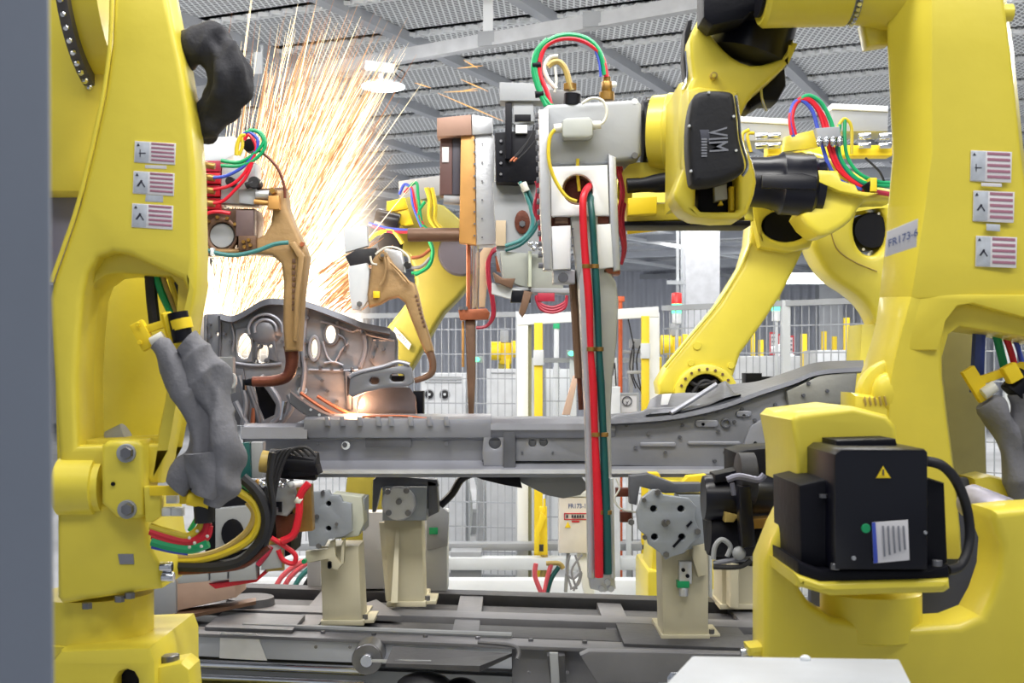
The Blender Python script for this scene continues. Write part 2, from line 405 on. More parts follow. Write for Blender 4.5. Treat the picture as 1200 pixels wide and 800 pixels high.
# gate
t = thing('gate_frame', 'white box section gate frame behind the welding gun', 'gate', (.05, 8.6, 0))
Yg = 8.6
mk('top_beam', plate([(606, 369), (772, 359), (772, 371), (606, 381)], Yg, .09), WHT, t)
mk('post', plate(rect(606, 372, 619, 692), Yg+.01, .09), WHT, t)
mk('post', plate(rect(760, 366, 773, 692), Yg+.01, .09), WHT, t)
mk('rail', plate(rect(735, 434, 760, 438), Yg, .04), GRYM, t)
mk('post', plate(rect(617, 381, 623, 690), Yg+.06, .05), mat('olive_post', (150, 152, 120), .5), t)
def ypost(x0, y0, x1, y1, Y, lb):
    t = thing('safety_post', lb, 'post', P((x0+x1)/2, 690, Y)); mk('post', plate(rect(x0, y0, x1, y1), Y, .05), SAF, t)
    mk('sensor', plate(rect(x0-1, y0+32, x1+1, y0+50), Y-.03, .03), GRYL, t)
ypost(626, 378, 636, 690, 8.5, 'yellow light curtain post inside left of the white gate frame')
ypost(752, 370, 761, 690, 8.5, 'yellow light curtain post by the right gate upright')
fence((.15, 9.4), (1.05, 9.4), .06, 1.55, (0, .33, .66), 'wire mesh door behind the white gate frame', sp=.06)
# cabinets behind fence
CAB = mat('cabinet_white', (206, 209, 214), .5)
def cabinet(x0, y0, x1, Y, dp, lb, vent=0, m=CAB, fans=0):
    t = thing('control_cabinet', lb, 'cabinet', P((x0+x1)/2, HZ+CZ*F/Y, Y))
    yb = HZ+CZ*F/Y
    mk('body', plate(rect(x0, y0, x1, yb), Y, dp, .008), m, t)
    for k in range(fans):
        fx = x0+10+k*18
        mk('fan', disc(fx, y0+25, Y-.01, 6.5, .03), GRYM, t); mk('grille', [disc(fx, y0+25, Y-.014, 5-q*1.6, .01, 16) for q in range(3)][:1], DRK, t)
        mk('hub', disc(fx, y0+25, Y-.03, 1.6, .03, 10), GRYL, t)
    for k in range(vent):
        yv = y0+4+k*3; mk('vent', plate(rect(x0+5, yv, x1-5, yv+1.4), Y-.006, .01, .001), GRYM, t)
    return t
cabinet(493, 437, 546, 10.2, .5, 'low white cabinet with two round fans behind the fence', fans=2, vent=3)
cabinet(570, 432, 608, 10, .5, 'white cabinet behind the fence left of the gate', vent=1)
cabinet(640, 432, 672, 10.3, .4, 'pale grey cabinet with cross bars inside the gate', m=GRYL, vent=0)
cabinet(711, 453, 727, 8.2, .12, 'narrow white unit standing in the gate opening')
cabinet(862, 417, 938, 9.4, .6, 'white slatted cabinet behind the yellow lower arm', vent=0)
cabinet(958, 410, 1020, 10.5, .6, 'white cabinet at the far right behind the fence')
cabinet(520, 596, 606, 11.5, .8, 'large white machine base seen under the sill', m=GRYM, vent=2)
t = thing('notice_plate', 'white framed notice with a round symbol in the gate opening', 'sign', P(737, 500, 8.4))
mk('panel', plate(rect(726, 461, 748, 486), 8.4, .02), LBL, t)
mk('frame', plate(rect(725, 460, 749, 487), 8.39, .012, .001, holes=[rect(727.5, 462.5, 746.5, 484.5)]), GRYM, t)
mk('symbol', plate(ell(735, 470, 6), 8.385, .01, .001, holes=[ell(735, 470, 4.8)]), INK, t)
text('y', 735, 471, 8.38, 6, INK, t); 
mk('stand', plate(rect(734, 487, 740, 700), 8.42, .03), GRYL, t)
# small far robots behind fence
def far_robot(x, y, Y, s, lb):
    t = thing('industrial_robot', lb, 'robot', P(x, HZ+CZ*F/Y, Y), 'small yellow robots behind the fence')
    mk('motor', drum(x-16*s, y, Y, x-4*s, y, Y, 11*s), SAF, t); mk('body', plate(rq(x-6*s, y-10*s, x+9*s, y+16*s, 3), Y, .16, .02), SAF, t)
    mk('drum', drum(x+8*s, y-2*s, Y, x+17*s, y-2*s, Y, 10*s), SAF, t)
    mk('junction_box', plate(rect(x-5*s, y-24*s, x+5*s, y-10*s), Y, .08), GRYM, t)
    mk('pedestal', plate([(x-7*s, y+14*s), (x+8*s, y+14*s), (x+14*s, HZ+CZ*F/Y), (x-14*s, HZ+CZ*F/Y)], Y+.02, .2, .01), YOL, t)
    mk('leg', plate(rect(x+2*s, y+10*s, x+6*s, y+34*s), Y-.05, .05), SAF, t)
far_robot(591, 411, 10.8, 1, 'small yellow robot behind the fence left of the gate')
far_robot(791, 404, 10.2, 1.05, 'small yellow robot below the red and green stack light')
tag(mk('control_box', [plate(rect(764, 418, 776, 456), 8.75, .1, .02), plate(rect(768, 456, 772, 686), 8.78, .04, .004)], SAF), 'yellow control box at the fence beside the sill end', 'box')
def stack(x, y0, Y, lb, red=True):
    t = thing('stack_light', lb, 'signal light', P(x, 690, Y)); k = Y/F; z = lambda y: P(x, y, Y)
    if red: mk('red_lens', lathe(z(y0+13), z(y0), [(0, 6*k), (.9, 6*k), (1, 5*k)], 16), REDL, t)
    else: mk('cap', lathe(z(y0+12), z(y0), [(0, 4*k), (.8, 5*k), (1, 3*k)], 16), OCH, t)
    mk('green_lens', lathe(z(y0+24), z(y0+13), [(0, 6*k), (1, 6*k)], 16), GRE, t)
    mk('clear_lens', lathe(z(y0+36), z(y0+24), [(0, 5.5*k), (1, 5.5*k)], 16), WHT, t)
    mk('pole', lathe(z(HZ+CZ*F/Y), z(y0+36), [(0, 2*k), (1, 2*k)], 8), GRYL, t)
stack(793, 343, 9.0, 'stack light with red top and green lit lens beside the column')
stack(910, 340, 9.3, 'stack light with green lit lens right of the yellow arm', False)
t = thing('stack_light', 'pale stack light with green top inside the gate frame', 'signal light', P(652, 690, 9.6))
k = 9.6/F; mk('green_lens', lathe(P(652, 385, 9.6), P(652, 376, 9.6), [(0, 4*k), (1, 4*k)], 12), mat('green_lens', (60, 190, 130), .3), t)
mk('pole', lathe(P(652, 460, 9.6), P(652, 385, 9.6), [(0, 3*k), (1, 3*k)], 10), WHT, t); mk('stand', lathe(P(652, 670, 9.6), P(652, 430, 9.6), [(0, 6*k), (.9, 4*k), (1, 4*k)], 10), WHT, t)
for (x, y, Y, lb) in ((558, 421, 9.1, 'green indicator lamp glowing on the left fence'), (670, 414, 9.3, 'green indicator lamp glowing inside the gate')):
    t = thing('indicator_lamp', lb, 'lamp', P(x, y, Y)); mk('lens', ball(P(x, y, Y), 3*Y/F, 1.5), GRE, t); mk('box', plate(rect(x-6, y-4, x+8, y+4), Y+.03, .04), GRYM, t)
for (x0, y0, x1, y1, Y, lb) in ((940, 391, 946, 432, 11, 'yellow bollard right of the posters'), (964, 388, 969, 415, 12, 'tall thin yellow bollard on the far right'), (976, 394, 981, 414, 12.5, 'short thin yellow bollard on the far right'), (990, 372, 996, 414, 11, 'yellow fence post near the right robot'), (890, 398, 895, 420, 11, 'yellow bollard right behind the yellow lower arm'), (881, 390, 885, 422, 10.5, 'slim yellow rod hidden partly by the lower arm'), (1010, 380, 1018, 440, 8.5, 'yellow guard post against the right robot arm')):
    t = tag(mk('bollard', plate(rect(x0, y0, x1, HZ+CZ*F/Y), Y, .06), SAF), lb, 'bollard')
t = thing('poster_board', 'board with red framed white posters behind the right fence', 'poster', P(918, 420, 12))
for k, x in enumerate((902, 912, 922)):
    mk('poster', plate(rect(x, 389+k*2, x+8.5, 416+k*2), 12, .02, .001), LBL, t)
    mk('border', plate(rect(x, 389+k*2, x+8.5, 416+k*2), 11.99, .01, .001, holes=[rect(x+1.2, 391+k*2, x+7.3, 414+k*2)]), INR, t)
    for q in range(3): mk('print', plate(rect(x+2.5, 394+k*2+q*5, x+6.5, 396+k*2+q*5), 11.985, .01, .001), VGR, t)
mk('frame', plate(rect(899, 418, 934, 421), 12.02, .04), GRYM, t); mk('leg', plate(rect(905, 421, 908, 610), 12.02, .04), GRYM, t); mk('leg', plate(rect(926, 421, 929, 610), 12.02, .04), GRYM, t)
t = thing('small_gripper', 'white mechanical gripper on a stand before the posters', 'tool', P(918, 420, 9.6))
mk('arm', tube(yy([(904, 408), (916, 404), (930, 418), (936, 422)], 9.6), 2, smooth=False), WHT, t); mk('joint', disc(912, 408, 9.55, 4, .06), WHT, t); mk('arm', tube(yy([(912, 408), (911, 440)], 9.6), 2), WHT, t)
t = thing('dark_motor_unit', 'black boxy motor unit on the white slatted cabinet', 'motor', P(890, 450, 6.6))
mk('body', plate(rect(874, 437, 893, 452), 6.6, .12), BLM, t); mk('terminal_box', plate(rect(893, 441, 908, 452), 6.65, .1), BLM, t); mk('base', plate(rect(870, 450, 912, 456), 6.62, .14), DRK, t); mk('stand', plate(rect(878, 456, 904, 770), 6.66, .1), GRYM, t)
t = thing('orange_post', 'slim orange pipe post left of the right gate upright', 'post', P(727, 690, 8.9))
mk('pipe', tube(yy([(727, 350), (727, 690)], 8.9), 2.5), ORG, t); mk('cap', plate(rect(722, 347, 732, 353), 8.88, .06), ORG, t)
t = thing('cable_rack', 'bracket with hanging black cables behind the gate', 'cable rack', P(740, 410, 9))
mk('shelf', plate(rect(730, 410, 752, 414), 9, .1), GRYM, t); mk('post', plate(rect(738, 414, 742, 680), 9.02, .05), GRYM, t); mk('switch_box', plate(rect(738, 397, 752, 408), 9, .08), GRYM, t)
for a in ([(735, 368), (740, 392), (743, 410), (742, 440), (751, 458)], [(743, 400), (738, 430), (745, 455)], [(718, 440), (720, 425), (722, 452)], [(750, 405), (746, 425), (752, 462)]): cable('cable', yy(a, 8.95), .8, DRK, t)
# machine parts under the sill behind the fence
t = thing('far_machine', 'white and grey ribbed machinery behind the lower fence', 'machine', (-.6, 11, 0))
mk('duct', tube(yy([(562, 540), (570, 580), (568, 640)], 10.8), 11), WHT, t)
mk('duct', tube(yy([(540, 560), (546, 600), (536, 680)], 10.9), 8), GRYL, t)
mk('brace', plate([(602, 575), (612, 575), (590, 640), (578, 640)], 10.7, .05), WHT, t)
mk('radiator', [plate(rect(583+k*4.2, 582, 585+k*4.2, 600), 10.5, .1, .001) for k in range(8)], DRK, t)
mk('cross_pipe', plate(rect(524, 637, 640, 647), 9.2, .05), WHT, t)
for k in range(5): cable('hose', yy([(530+k*18, 675), (540+k*18, 655+k % 2*6), (555+k*18, 672), (566+k*16, 660)], 9.9), 2, random.choice([DRK, GRYM]), t)
# floor rails
t = thing('floor_guide_rails', 'bright white guide rails on the floor behind the conveyor', 'rail', (0, 8, 0))
for k, (z, Y, h, m) in enumerate(((.10, 8.0, .10, WHT), (.22, 8.25, .08, GRYL), (.05, 7.6, .07, WHT), (.31, 8.5, .05, GRYM), (.04, 7.2, .06, GRYL))):
    mk('rail', wbox(-2.6, 3.4, Y, Y+.12, z-.03, z+h-.03), m, t, bevel=.01)
for x in (-2.2, -.4, 1.2, 3): mk('foot', wbox(x, x+.2, 8.3, 8.5, 0, .3), GRYM, t)
# yellow floor gate lever
t = thing('floor_lever', 'yellow door interlock bracket hanging below the sill', 'bracket', P(638, 690, 8.3))
mk('plate', plate([(632, 594), (641, 594), (642, 652), (633, 652)], 8.3, .05), SAF, t); mk('arm', plate([(634, 600), (626, 624), (626, 648), (632, 648), (632, 626), (640, 606)], 8.25, .04), SAF, t)
mk('catch', plate(rect(632, 638, 637, 646), 8.23, .02), DRK, t); mk('pin', tube(yy([(638, 584), (638, 600)], 8.3), 1.5), SAF, t)
mk('foot', tube(yy([(638, 650), (638, 664), (634, 690)], 8.3), 4), OCH, t)
for k, (m, a) in enumerate(((PNK, [(628, 660), (627, 675), (634, 694)]), (PNK, [(646, 661), (642, 675), (638, 695)]), (DGR, [(655, 664), (646, 678), (641, 695)]), (OCH, [(640, 660), (655, 660), (660, 666)]))):
    tag(cable('floor_hose', yy(a, 5.6), 2.8, m, None), ['left pink hose rising from the conveyor below the sill', 'right pink hose rising from the conveyor below the sill', 'dark green hose beside the two pink hoses', 'short ochre pipe above the pink hoses'][k], 'hose')
# hoses lying behind left stand
for k, (m, x) in enumerate(((PNK, 322), (PNK, 332), (TEA, 344), (DRK, 356))):
    tag(cable('floor_hose', yy([(x, 690), (x+8, 676), (x+24, 662), (x+40, 655)], 5.8), 3, m, None), ['leftmost pink hose beside the beige stand', 'second pink hose beside the beige stand', 'teal hose right of the pink hoses by the beige stand', 'dark hose nearest the beige stand'][k], 'hose')
# FR173 box
t = thing('junction_cabinet', 'small pale box with robot number plate below the sill', 'cabinet', P(676, 692, 6.2))
mk('body', plate(rect(655, 582, 704, 648), 6.2, .14, .006), mat('box_beige', (222, 218, 214), .5), t); mk('lid', plate(rect(657, 575, 704, 582), 6.19, .14), GRYL, t); mk('top_block', plate(rect(674, 566, 704, 576), 6.2, .1), OCH, t)
text('FR173-1', 676.5, 593, 6.195, 5.6, INB, t, sx=.82); mk('warning_frame', plate(rect(661, 601, 700, 609), 6.195, .01, .001, holes=[rect(662, 602, 699, 608)]), INR, t)
mk('small_print', [plate(rect(663.5+k*3.1, 603.2, 665.8+k*3.1, 606.6), 6.19, .002, .0003) for k in range(11) if k not in (1, 7)], INK, t); mk('stripe', plate(rect(670, 610, 679, 612), 6.195, .01, .001), INR, t)
mk('warning_triangle', plate([(665.5, 611), (669, 618), (662, 618)], 6.195, .01, .001), SAF, t)
mk('leg', plate([(676, 648), (690, 648), (697, 696), (684, 696)], 6.25, .08), WHT, t); mk('leg', plate([(664, 648), (668, 648), (665, 694), (661, 694)], 6.25, .05), GRYM, t)
for a in ([(668, 650), (664, 668), (670, 690)], [(674, 650), (680, 672), (672, 692)], [(682, 650), (670, 668), (676, 690)], [(663, 672), (672, 678), (681, 670), (678, 684), (668, 690)]): cable('cable', yy(a, 6.15), 1.3, VGR, t)

# ================= CONVEYOR PALLET =================
def Q(x, t_, z): return Vector((x, 4.03-.174*x+t_, z))
def qbox(x0, x1, t0, t1, z0, z1): return skin([[Q(x0, t0, z0), Q(x1, t0, z0), Q(x1, t1, z0), Q(x0, t1, z0)], [Q(x0, t0, z1), Q(x1, t0, z1), Q(x1, t1, z1), Q(x0, t1, z1)]])
ZP = .627
t = thing('conveyor_pallet', 'grey steel pallet frame carrying the jig stands on the conveyor', 'conveyor', Q(0, .5, 0))
mk('front_beam', qbox(-1.6, .0, 0, .05, ZP-.078, ZP-.012), PLF, t, bevel=.004)
mk('front_beam', qbox(.0, 1.6, .03, .08, ZP-.14, ZP-.012), PLT, t, bevel=.004)
mk('front_flange', qbox(-1.6, 1.6, -.012, .10, ZP-.012, ZP), PLT, t, bevel=.003)
mk('lip_tube', sweep([Q(-.9, .10, ZP+.008), Q(.0, .10, ZP+.008)], .01), GRYM, t)
for a, b_, c_, m in ((.16, .34, .0, PLD), (.40, .52, .012, PLT), (.58, .80, -.02, PLD), (.86, .96, .01, PLD)):
    mk('long_beam', qbox(-1.6, 1.7, a, b_, ZP-.06+c_, ZP+c_-.01), m, t, bevel=.004)
for x in (-1.35, -.75, -.2, .32, .8, 1.3): mk('cross_beam', qbox(x, x+.09, .1, .98, ZP-.08, ZP-.016+(.01 if x < 0 else .0)), PLT, t, bevel=.004)
mk('deck', qbox(-1.6, 1.7, .1, 1.0, ZP-.11, ZP-.085), PLD, t)
mk('wear_plate', qbox(-1.02, -.72, .04, .3, ZP-.005, ZP+.012), PLT, t, bevel=.002)
mk('wear_plate', qbox(.35, .75, .03, .35, ZP-.005, ZP+.01), PLD, t, bevel=.002)
mk('round_pad', lathe(Q(-.96, .5, ZP), Q(-.96, .5, ZP+.03), [(0, .09), (1, .085)], 24), PLD, t)
mk('triangle_pad', skin([[Q(-.62, .3, ZP), Q(-.38, .3, ZP), Q(-.5, .6, ZP)], [Q(-.62, .3, ZP+.018), Q(-.38, .3, ZP+.018), Q(-.5, .6, ZP+.018)]]), PLT, t)
for k in range(14): 
    x = -1.3+.17*k; mk('bolt', lathe(Q(x, .06, ZP-.002), Q(x, .06, ZP+.008), [(0, .008), (1, .008)], 6), BLT, t)
mk('reflector', plate([(258, 741), (301, 743), (313, 774), (257, 771)], 4.024, .004, .001, b=-.174), mat('white_tape', (236, 236, 238), .5), t)
mk('bracket', plate([(680, 768), (690, 763), (900, 767), (900, 800), (700, 800)], 3.86, .05), PLT, t, )
mk('divider', plate([(641, 768), (662, 768), (664, 800), (645, 800)], 3.95, .05), PLD, t); mk('divider', plate([(644, 765), (654, 765), (656, 802), (646, 802)], 3.9, .02), GRYM, t)
# lower conveyor
t = thing('roller_conveyor', 'low steel conveyor track with roller and chrome pipes', 'conveyor', Q(0, .2, 0))
mk('side_frame', qbox(-1.6, 1.7, .16, .2, .16, ZP-.14), GRYM, t); mk('side_frame', qbox(-1.6, 1.7, .92, .96, .16, ZP-.14), GRYM, t)
for x in (-1.4, -.1, 1.2):
    for tt in (.16, .92): mk('leg', qbox(x, x+.08, tt, tt+.05, 0, .3), GRYM, t)
mk('pipe', sweep([Q(-1.6, -.0, .525), Q(-.47, -.0, .525)], .016, 12), CHR, t); mk('pipe', sweep([Q(-1.6, -.02, .487), Q(-.47, -.02, .487)], .012, 12), CHR, t)
mk('tray', qbox(-1.6, -.45, -.1, .1, .44, .455), YOL, t)
c0 = P(430, 773, 3.98)
mk('roller', lathe(c0+Vector((0, .12, 0)), c0, [(0, .048), (.9, .048), (.93, .040), (.96, .048), (1, .046)], 28), BLT, t)
mk('roller_hub', lathe(c0, c0-Vector((0, .02, 0)), [(0, .022), (.6, .022), (1, .018)], 20), CHR, t)
mk('axle', bar(P(436, 774, 3.95), P(505, 775, 3.9), .008, .008), ALU, t)
mk('wing_plate', skin([[P(460, 757, 4.05), P(600, 765, 3.97), P(562, 780, 3.78), P(452, 777, 3.9)], [P(460, 761, 4.05), P(600, 769, 3.97), P(562, 787, 3.78), P(452, 781, 3.9)]]), PLD, t)
mk('wing_lip', tube([(560, 752, 3.99), (600, 756, 3.97), (608, 764, 3.96), (606, 772, 3.95)], 2.5), PLT, t)
mk('motor', ball(P(497, 806, 3.9), .07, 1.3, 1, .7), DRK, t); mk('motor', ball(P(540, 810, 3.9), .06, 1, 1, .7), BLM, t)
cr0 = P(805, 792, 3.9); mk('cross_roller', lathe(cr0-Vector((.09, 0, 0)), cr0+Vector((.09, 0, 0)), [(0, .03), (.2, .045), (.8, .045), (1, .03)], 20), CHR, t)
for x in (370, 410, 620, 665): bolt(x, 788 if x > 600 else 758, 3.93, 2.2, t)

# ================= JIG STANDS =================
def stand(x0, y0, x1, yb, Y, lb, side=18, xt0=None, xt1=None, dp=.16, m=BEI):
    t = thing('jig_stand', lb, 'stand', P((x0+x1)/2, yb, Y)); xt0 = xt0 or x0; xt1 = xt1 or x1
    mk('column', plate([(xt0, y0), (xt1, y0), (x1, yb-4), (x0, yb-4)], Y, dp, .004), m, t)
    mk('base_plate', plate(rect(x0-2, yb-5, x1+2, yb+1), Y-.01, dp+.12, .003), m, t)
    for k in range(3): mk('bolt', lathe(P(x1+4, yb-6, Y+.03+.05*k), P(x1+4, yb-12, Y+.03+.05*k), [(0, .009), (1, .009)], 6), BLT, t)
    mk('foot_plate', plate(rect(x1-2, yb-6, x1+14, yb-2), Y+.02, dp, .002), m, t)
    return t
def jhead(t, pts, Y, holes, th=.03, m=JIG, bolts=()):
    mk('hole_shade_plate', plate([(sum(x for x, y, r in holes)/len(holes)+(x-sum(x for x, y, r in holes)/len(holes))*1.25+d*5, sum(y for x, y, r in holes)/len(holes)+(y-sum(y for x, y, r in holes)/len(holes))*1.25) for x, y, r in holes for d in ((-1, 1) if len(holes) == 2 else (0,))] if 0 else rect(min(x for x, y, r in holes)-6, min(y for x, y, r in holes)-6, max(x for x, y, r in holes)+6, max(y for x, y, r in holes)+6), Y+th, .01), BLM, t)  # black plate added so the holes look dark and shaded
    h = mk('clamp_plate', plate(pts, Y, th, .004, holes=[ell(x, y, r) for x, y, r in holes]), m, t)
    for (x, y, r) in bolts: bolt(x, y, Y-.008, r, h, BLT, .02)
    return h
t1 = stand(378, 640, 424, 732, 4.3, 'beige jig stand with star shaped clamp plate left of the others', xt0=375, xt1=420)
jhead(t1, [(362, 577), (385, 574), (388, 580), (398, 580), (402, 588), (412, 590), (413, 622), (405, 628), (384, 632), (380, 640), (362, 640), (360, 620), (365, 600)], 4.22, [(385, 590, 3), (385, 619, 3)], bolts=[(371, 605, 3), (378, 577, 2.6), (373, 640, 3.4), (394, 614, 2.2)])
mk('back_block', plate([(390, 578), (424, 582), (427, 612), (420, 628), (392, 632)], 4.27, .10, .006), mat('jig_pale', (196, 198, 182), .5, .1), t1)
mk('side_block', plate(rect(415, 584, 427, 622), 4.3, .14), JIG, t1)
mk('lever', plate([(358, 646), (384, 643), (387, 634), (392, 632), (393, 652), (399, 660), (400, 637), (404, 630), (403, 660), (396, 668), (388, 666), (384, 655), (358, 660)], 4.24, .03, .003), BEI, t1)
mk('knob', disc(356, 658, 4.22, 3, .03, 10), GRN, t1)
for k in range(3): mk('shadow_gap_disc', disc(386, 664-k*2, 4.23, 2.5, .01, 10), BLM, t1).name = 'pin'  # overlapping black discs stand in for a shadow gap at the lever
t2 = stand(455, 606, 497, 710, 4.62, 'beige jig stand with round bolted clamp plate left of centre', xt0=450, xt1=494)
mk('rib', skin([[P(464, 618, 4.62), P(468, 618, 4.62), P(468, 618, 4.66), P(464, 618, 4.66)], [P(458, 706, 4.5), P(466, 706, 4.5), P(466, 706, 4.66), P(458, 706, 4.66)]]), BEI, t2)
mk('side_web', plate([(444, 612), (452, 612), (456, 704), (452, 704)], 4.62, .02), BEI, t2)
mk('clamp_plate', plate(rect(448, 570, 500, 610), 4.57, .08, .006), JIG, t2); dd = mk('round_plate', disc(467, 590, 4.54, 20, .03, 28), ALU, t2)
for x, y in ((454, 576), (476, 575), (467, 588), (455, 601), (478, 601)): bolt(x, y, 4.525, 3.6, dd, BLT, .015, seg=10)
mk('side_plate', plate([(500, 562), (512, 565), (514, 600), (502, 606)], 4.6, .1), STD, t2)
mk('arm', plate([(437, 562), (444, 556), (512, 562), (514, 570), (446, 572), (440, 600), (436, 600)], 4.6, .05), STD, t2)
cable('hose', yy([(516, 592), (530, 578), (540, 562), (552, 555)], 4.7), 4.5, DRK, t2)
t3 = stand(777, 640, 830, 749, 4.08, 'beige jig stand with octagonal clamp plate near the right robot', xt0=775, xt1=830)
oct_ = [(765, 574), (773, 574), (778, 580), (808, 584), (817, 594), (814, 608), (820, 622), (822, 628), (808, 640), (802, 648), (788, 652), (780, 656), (774, 648), (760, 638), (757, 628), (748, 620), (746, 600), (752, 584)]
h3 = jhead(t3, oct_, 4.0, [(766, 596, 4), (798, 596, 4), (767, 629, 4), (799, 629, 4)], .035)
mk('spindle', disc(780, 613, 3.985, 4.5, .03, 16), BLT, h3); mk('spindle', disc(783, 612, 3.965, 3, .03, 12), BLT, h3)
for x, y, r in ((740, 612, 4), (771, 577, 4), (755, 586, 3), (781, 650, 4), (818, 623, 4), (756, 630, 3)): bolt(x, y, 3.99, r, h3, BLT, .02)
mk('slot', plate([(788, 640), (797, 630), (799, 632), (790, 642)], 3.995, .01, .001), BLM, h3); mk('slot', plate([(804, 616), (810, 610), (812, 612), (806, 618)], 3.995, .01, .001), BLM, h3)
mk('back_block', plate([(795, 580), (824, 580), (834, 640), (800, 645)], 4.06, .12, .006), JIG, t3)
mk('arm', plate([(738, 558), (760, 555), (790, 566), (822, 566), (826, 576), (780, 578), (750, 570), (746, 592), (738, 590)], 4.08, .06), STD, t3)
mk('yellow_clamp', plate([(760, 554), (772, 554), (776, 562), (800, 566), (806, 558), (828, 556), (826, 572), (806, 576), (768, 566)], 4.16, .06), SAF, t3)
mk('gusset', plate([(812, 640), (830, 636), (828, 674), (818, 676), (812, 655)], 4.05, .03), BEI, t3)
mk('valve', plate(rect(796, 658, 811, 684), 4.05, .04), ALU, t3); mk('valve_port', disc(801, 668, 4.04, 2.3, .02, 12), BLM, t3); mk('valve_port', disc(806, 675, 4.04, 2.3, .02, 12), BLM, t3)
mk('green_collar', plate(rect(794, 681, 808, 689), 4.045, .05), GRN, t3); mk('plug', drum(801, 688, 4.06, 801, 698, 4.06, 5.5), ALU, t3)
mk('edge_strip', plate(rect(831, 585, 835, 700), 4.2, .03), GRYL, t3)
for y in (590, 606): mk('connector', plate(rect(722, y-18, 738, y-8) if y == 590 else rect(727, 600, 741, 612), 4.2, .04), COD, t3)
cable('cable', yy([(722, 560), (726, 572), (720, 585), (728, 596), (745, 600)], 4.2), 1.2, WHO, t3)
t4 = stand(846, 600, 885, 713, 4.65, 'beige jig stand with a central rib behind the right robot', dp=.2)
mk('rib', plate(rect(856, 610, 866, 712), 4.55, .1), BEI, t4)
tb = thing('jig_block', 'low brown and grey block beside the left robot', 'stand', P(225, 725, 4.4))
mk('grey_block', plate(rect(176, 678, 206, 725), 4.4, .2), GRYM, tb); mk('brown_block', plate([(206, 680), (276, 676), (276, 700), (206, 716)], 4.42, .18), mat('rusty_beige', (190, 160, 142), .6), tb)
mk('slope_plate', skin([[P(196, 726, 4.3), P(300, 704, 4.5), P(300, 700, 4.6), P(196, 716, 4.45)], [P(196, 730, 4.3), P(300, 708, 4.5), P(300, 704, 4.6), P(196, 720, 4.45)]]), BRN, tb)
tag(mk('grey_post_block', plate([(425, 600), (455, 600), (450, 690), (425, 690)], 5.0, .1), GRYL), 'pale grey upright block between the two left stands', 'block')
t = thing('cabinet_block', 'light grey upright box right of the middle jig stand', 'box', P(510, 700, 5.0))
mk('body', plate(rect(497, 600, 524, 693), 5.0, .15), GRYL, t); mk('lid', plate([(500, 606), (510, 588), (526, 600), (524, 640), (500, 645)], 4.95, .05), GRYM, t); mk('label', plate(rect(503, 618, 513, 626), 4.94, .004, .001), GRN, t)
t = thing('green_strip_block', 'pale box with a slim label behind the left stand', 'box', P(365, 690, 5.2)); mk('body', plate(rect(360, 655, 376, 697), 5.1, .12), GRYL, t); mk('lid', plate(rect(358, 650, 378, 656), 5.09, .14), GRYM, t)

# ================= CAR BODY =================
car = thing('car_body_frame', 'grey bare steel car side frame clamped above the jig stands', 'car body', P(600, 555, 4.5))
Yc = 4.45
def prof(name, x0, x1, pr, m, px_=4):
    """pr=[(py,dY)...] open section extruded along X"""
    k = Yc/F; r = []
    for x in (x0, x1):
        X = (x-600)*k; ring = [(X, Yc+d_, CZ+(HZ-y)*k) for y, d_ in pr]+[(X, Yc+d_+.004, CZ+(HZ-y)*k-.002) for y, d_ in reversed(pr)]
        r.append(ring)
    return mk(name, skin(r), m, car)
prof('sill_rail', 285, 940, [(498, .16), (496, .02), (500, .0), (514, -.01), (516, .01), (540, .02), (543, .0), (546, -.02), (549, -.05), (557, -.05), (559, .1)], STO)
prof('top_flange', 285, 362, [(499, .1), (500, -.03), (513, -.04), (515, -.0)], STO)
prof('top_flange', 358, 575, [(486, .12), (488, .0), (491, -.03), (500, -.035), (512, -.02), (514, 0)], STO)
prof('top_flange', 575, 720, [(489, .12), (491, .0), (496, -.03), (503, -.035), (512, -.02)], STL)
prof('lip_highlight', 300, 930, [(548, -.052), (549, -.062), (553, -.064), (554, -.052)], ALU)  # paler metal strip paints the highlight along the bottom flange
for x in (380, 398, 418, 440, 455, 478, 500, 520): mk('flange_rib', plate([(x, 488), (x+5, 488), (x+7, 499), (x+1, 499)], Yc-.045, .01, .002), STO, car)
mk('gusset_plate', plate([(568, 500), (590, 500), (594, 530), (590, 546), (567, 546), (565, 530)], Yc-.02, .012, .003, holes=[ell(580, 519, 7)]), STO, car)
mk('splice_plate', plate(rect(604, 508, 690, 540), Yc-.01, .01, .002, holes=[ell(624, 519, 4.5), ell(637, 518, 5)]), STL, car)
mk('seam', plate(rect(590, 498, 604, 556), Yc-.03, .015, .003), STD, car)
mk('patch', plate(rect(428, 510, 482, 524), Yc-.012, .01, .002), STD, car)
for (x, y, r) in ((523, 520, 3), (404, 521, 3), (372, 520, 2), (566, 540, 1.5), (595, 540, 1.5), (726, 508, 1.6), (735, 512, 1.6), (746, 518, 1.6), (738, 527, 1.6), (680, 512, 1.6), (612, 530, 1.5), (648, 530, 1.5), (660, 512, 1.5)): bolt(x, y, Yc-.015, r, car, STD, .01, 'weld_nut', 10)
for k in range(22): bolt(300+k*20, 551, Yc-.055, 1.1, car, BLT, .006, 'spot_weld', 8)
mk('hole_cover', disc(405, 522, Yc-.012, 5, .01), GRYL, car)
